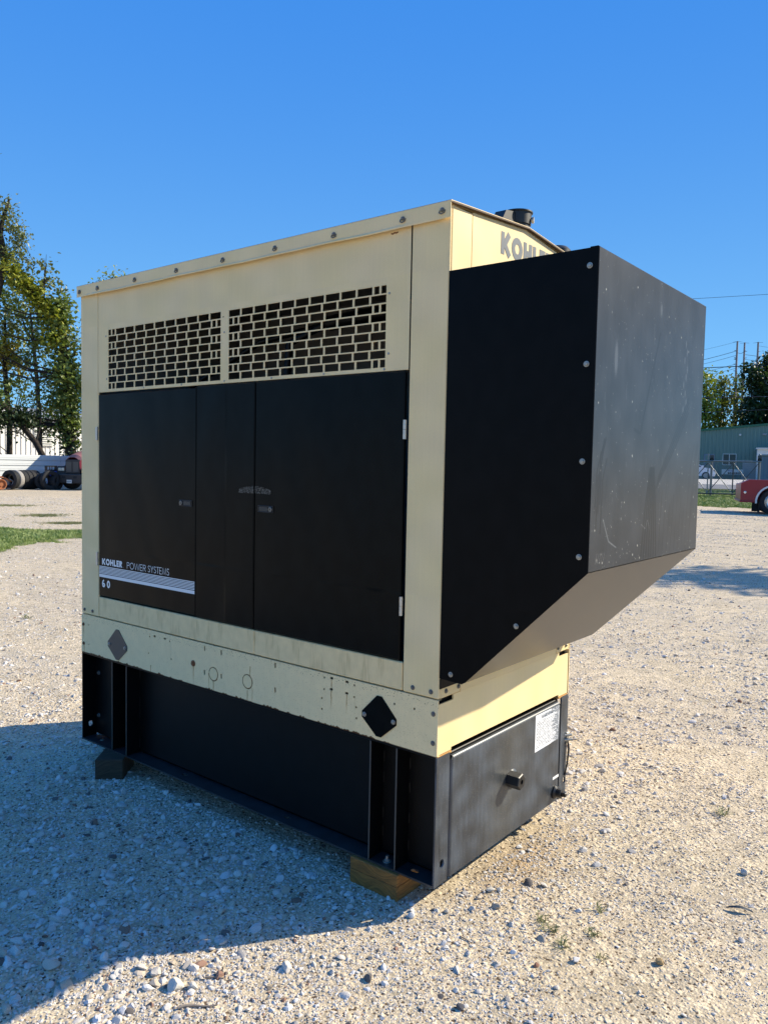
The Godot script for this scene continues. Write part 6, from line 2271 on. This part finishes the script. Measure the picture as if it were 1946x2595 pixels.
func make_service_truck() -> void:
	# own axes: x along the truck, z towards the yard
	var g := own_thing("service_truck", "red service truck body with round white-edged wheel arch at the right edge", "truck", street * Transform3D(Basis(Vector3.UP, deg_to_rad(4.0)), Vector3(0.29, 0, -28.5)))
	var b := Builder.new()
	var wc := Vector2(1.0, 0.43)
	var outline := [Vector3(0.0, 0.46, 0), Vector3(0.02, 0.40, 0)]
	var arch := 0.56
	outline.append(Vector3(wc.x - arch + 0.02, 0.40, 0))
	for i in 13:
		var a := deg_to_rad(176.0 - 172.0 * i / 12.0)
		outline.append(Vector3(wc.x + cos(a) * arch, wc.y + sin(a) * arch, 0))
	outline += [Vector3(wc.x + arch - 0.02, 0.40, 0), Vector3(3.2, 0.40, 0), Vector3(3.2, 1.15, 0), Vector3(0.25, 1.15, 0), Vector3(0.0, 1.03, 0)]
	b.prism(outline, Vector3(0, 0, 1), 0.62)
	var body := own("service_body", b, M.service_red, g)
	b = Builder.new()
	b.box(Vector3(0.01, 0.42, -2.2), Vector3(3.2, 1.0, -0.63), 0.02)
	b.box(Vector3(-0.03, 0.40, -2.2), Vector3(0.44, 0.46, 0.03), 0.015)
	own("deck", b, M.service_red, g)
	b = Builder.new()
	for i in 16:
		var a0 := deg_to_rad(186.0 - 192.0 * i / 16.0)
		var a1 := deg_to_rad(186.0 - 192.0 * (i + 1) / 16.0)
		var p0 := Vector3(wc.x + cos(a0) * arch, wc.y + sin(a0) * arch, 0)
		var p1 := Vector3(wc.x + cos(a1) * arch, wc.y + sin(a1) * arch, 0)
		var q0 := Vector3(wc.x + cos(a0) * (arch - 0.055), wc.y + sin(a0) * (arch - 0.055), 0)
		var q1 := Vector3(wc.x + cos(a1) * (arch - 0.055), wc.y + sin(a1) * (arch - 0.055), 0)
		var z := Vector3(0, 0, 0.045)
		var zb := Vector3(0, 0, -0.02)
		b.quad(q0 + z, q1 + z, p1 + z, p0 + z)
		b.quad(p0 + z, p1 + z, p1 + zb, p0 + zb)
		b.quad(q1 + z, q0 + z, q0 + zb, q1 + zb)
	own("wheel_arch_trim", b, M.trim_white, body)
	b = Builder.new()
	b.lathe(Vector3(0.13, 0.73, 0.0), Vector3(0, 0, 1), [[0.0, 0.045], [0.012, 0.042], [0.014, 0.03], [0.006, 0.026], [0.006, 0.0]], 18)
	own("tail_lamp", b, M.chrome, body)
	b = Builder.new()
	b.quad(Vector3(wc.x - 0.62, 0.09, -0.35), Vector3(wc.x - 0.40, 0.09, -0.35), Vector3(wc.x - 0.40, 0.41, -0.35), Vector3(wc.x - 0.62, 0.41, -0.35))
	b.box(Vector3(wc.x - 0.42, 0.06, -0.6), Vector3(wc.x - 0.40, 0.42, -0.05), 0.003)
	own("mud_flap", b, M.tyre, g)
	for q in [[wc.x, -0.16], [wc.x, -2.0], [4.6, -0.2], [4.6, -2.0]]:
		b = Builder.new()
		b.t = Transform3D(Basis(Vector3.UP, -PI / 2), Vector3.ZERO)
		var p := tyre_parts(0.43, 0.26)
		var o := own("wheel", p[0], M.tyre, g)
		o.transform = Transform3D(Basis(Vector3.UP, -PI / 2), Vector3(q[0], 0.43, q[1]))
		b = Builder.new()
		b.lathe(Vector3.ZERO, Vector3(1, 0, 0), [[0.06, 0.262], [0.115, 0.285], [0.12, 0.262], [0.07, 0.235], [0.03, 0.20], [0.02, 0.12], [0.10, 0.085], [0.10, 0.0]], 30)
		own("rim", b, M.chrome, o)
	b = Builder.new()
	b.prism([Vector3(3.3, 0.5, -0.05), Vector3(6.6, 0.5, -0.05), Vector3(6.7, 1.0, -0.05), Vector3(6.5, 1.25, -0.05), Vector3(5.3, 1.35, -0.05), Vector3(4.75, 1.95, -0.05), Vector3(3.35, 1.98, -0.05)], Vector3(0, 0, 1), 2.0)
	var cab := own("cab", b, M.service_red, g)
	b = Builder.new()
	b.fan([Vector3(3.5, 1.35, -0.045), Vector3(5.1, 1.35, -0.045), Vector3(4.68, 1.86, -0.045), Vector3(3.5, 1.88, -0.045)])
	own("side_window", b, M.glass_dark, cab)


# ---------------------------------------------------------------- the scene
func _ready() -> void:
	var cam := Camera3D.new()
	cam.name = "camera"
	cam.basis = Basis(Vector3.UP, 0.6703) * Basis(Vector3.RIGHT, -0.0606) * Basis(Vector3.BACK, 0.0199)
	cam.position = PHOTOGRAPHER
	cam.fov = 66.5
	cam.near = 0.05
	cam.far = 3000.0
	add_child(cam)
	cam.current = true

	var sky := ProceduralSkyMaterial.new()
	sky.sky_top_color = lin(0.025, 0.165, 0.545)
	sky.sky_horizon_color = lin(0.215, 0.50, 0.74)
	sky.sky_curve = 0.16
	sky.ground_bottom_color = lin(0.25, 0.22, 0.17)
	sky.ground_horizon_color = lin(0.30, 0.30, 0.28)
	sky.sun_angle_max = 60.0
	sky.sun_curve = 0.20
	var env := Environment.new()
	env.background_mode = Environment.BG_SKY
	env.sky = Sky.new()
	env.sky.sky_material = sky
	env.tonemap_mode = Environment.TONE_MAPPER_LINEAR
	env.tonemap_exposure = 1.5
	env.sdfgi_enabled = true
	env.ssao_enabled = true
	env.ssil_enabled = true
	var we := WorldEnvironment.new()
	we.name = "world_environment"
	we.environment = env
	add_child(we)

	var sun := DirectionalLight3D.new()
	sun.name = "sun"
	sun.light_energy = 1.6
	sun.light_color = Color(1.0, 0.955, 0.865)
	sun.light_angular_distance = 0.53
	sun.shadow_enabled = true
	sun.look_at_from_position(SUN_FROM * 50.0, Vector3.ZERO, Vector3.UP)
	add_child(sun)

	noise_fine.noise_type = FastNoiseLite.TYPE_SIMPLEX_SMOOTH
	noise_fine.frequency = 0.05
	noise_fine.seed = 2
	make_materials()
	make_ground()
	make_street_edge()
	make_west_edge()
	make_generator()
	make_trees()
	make_gravel()
	make_grass()
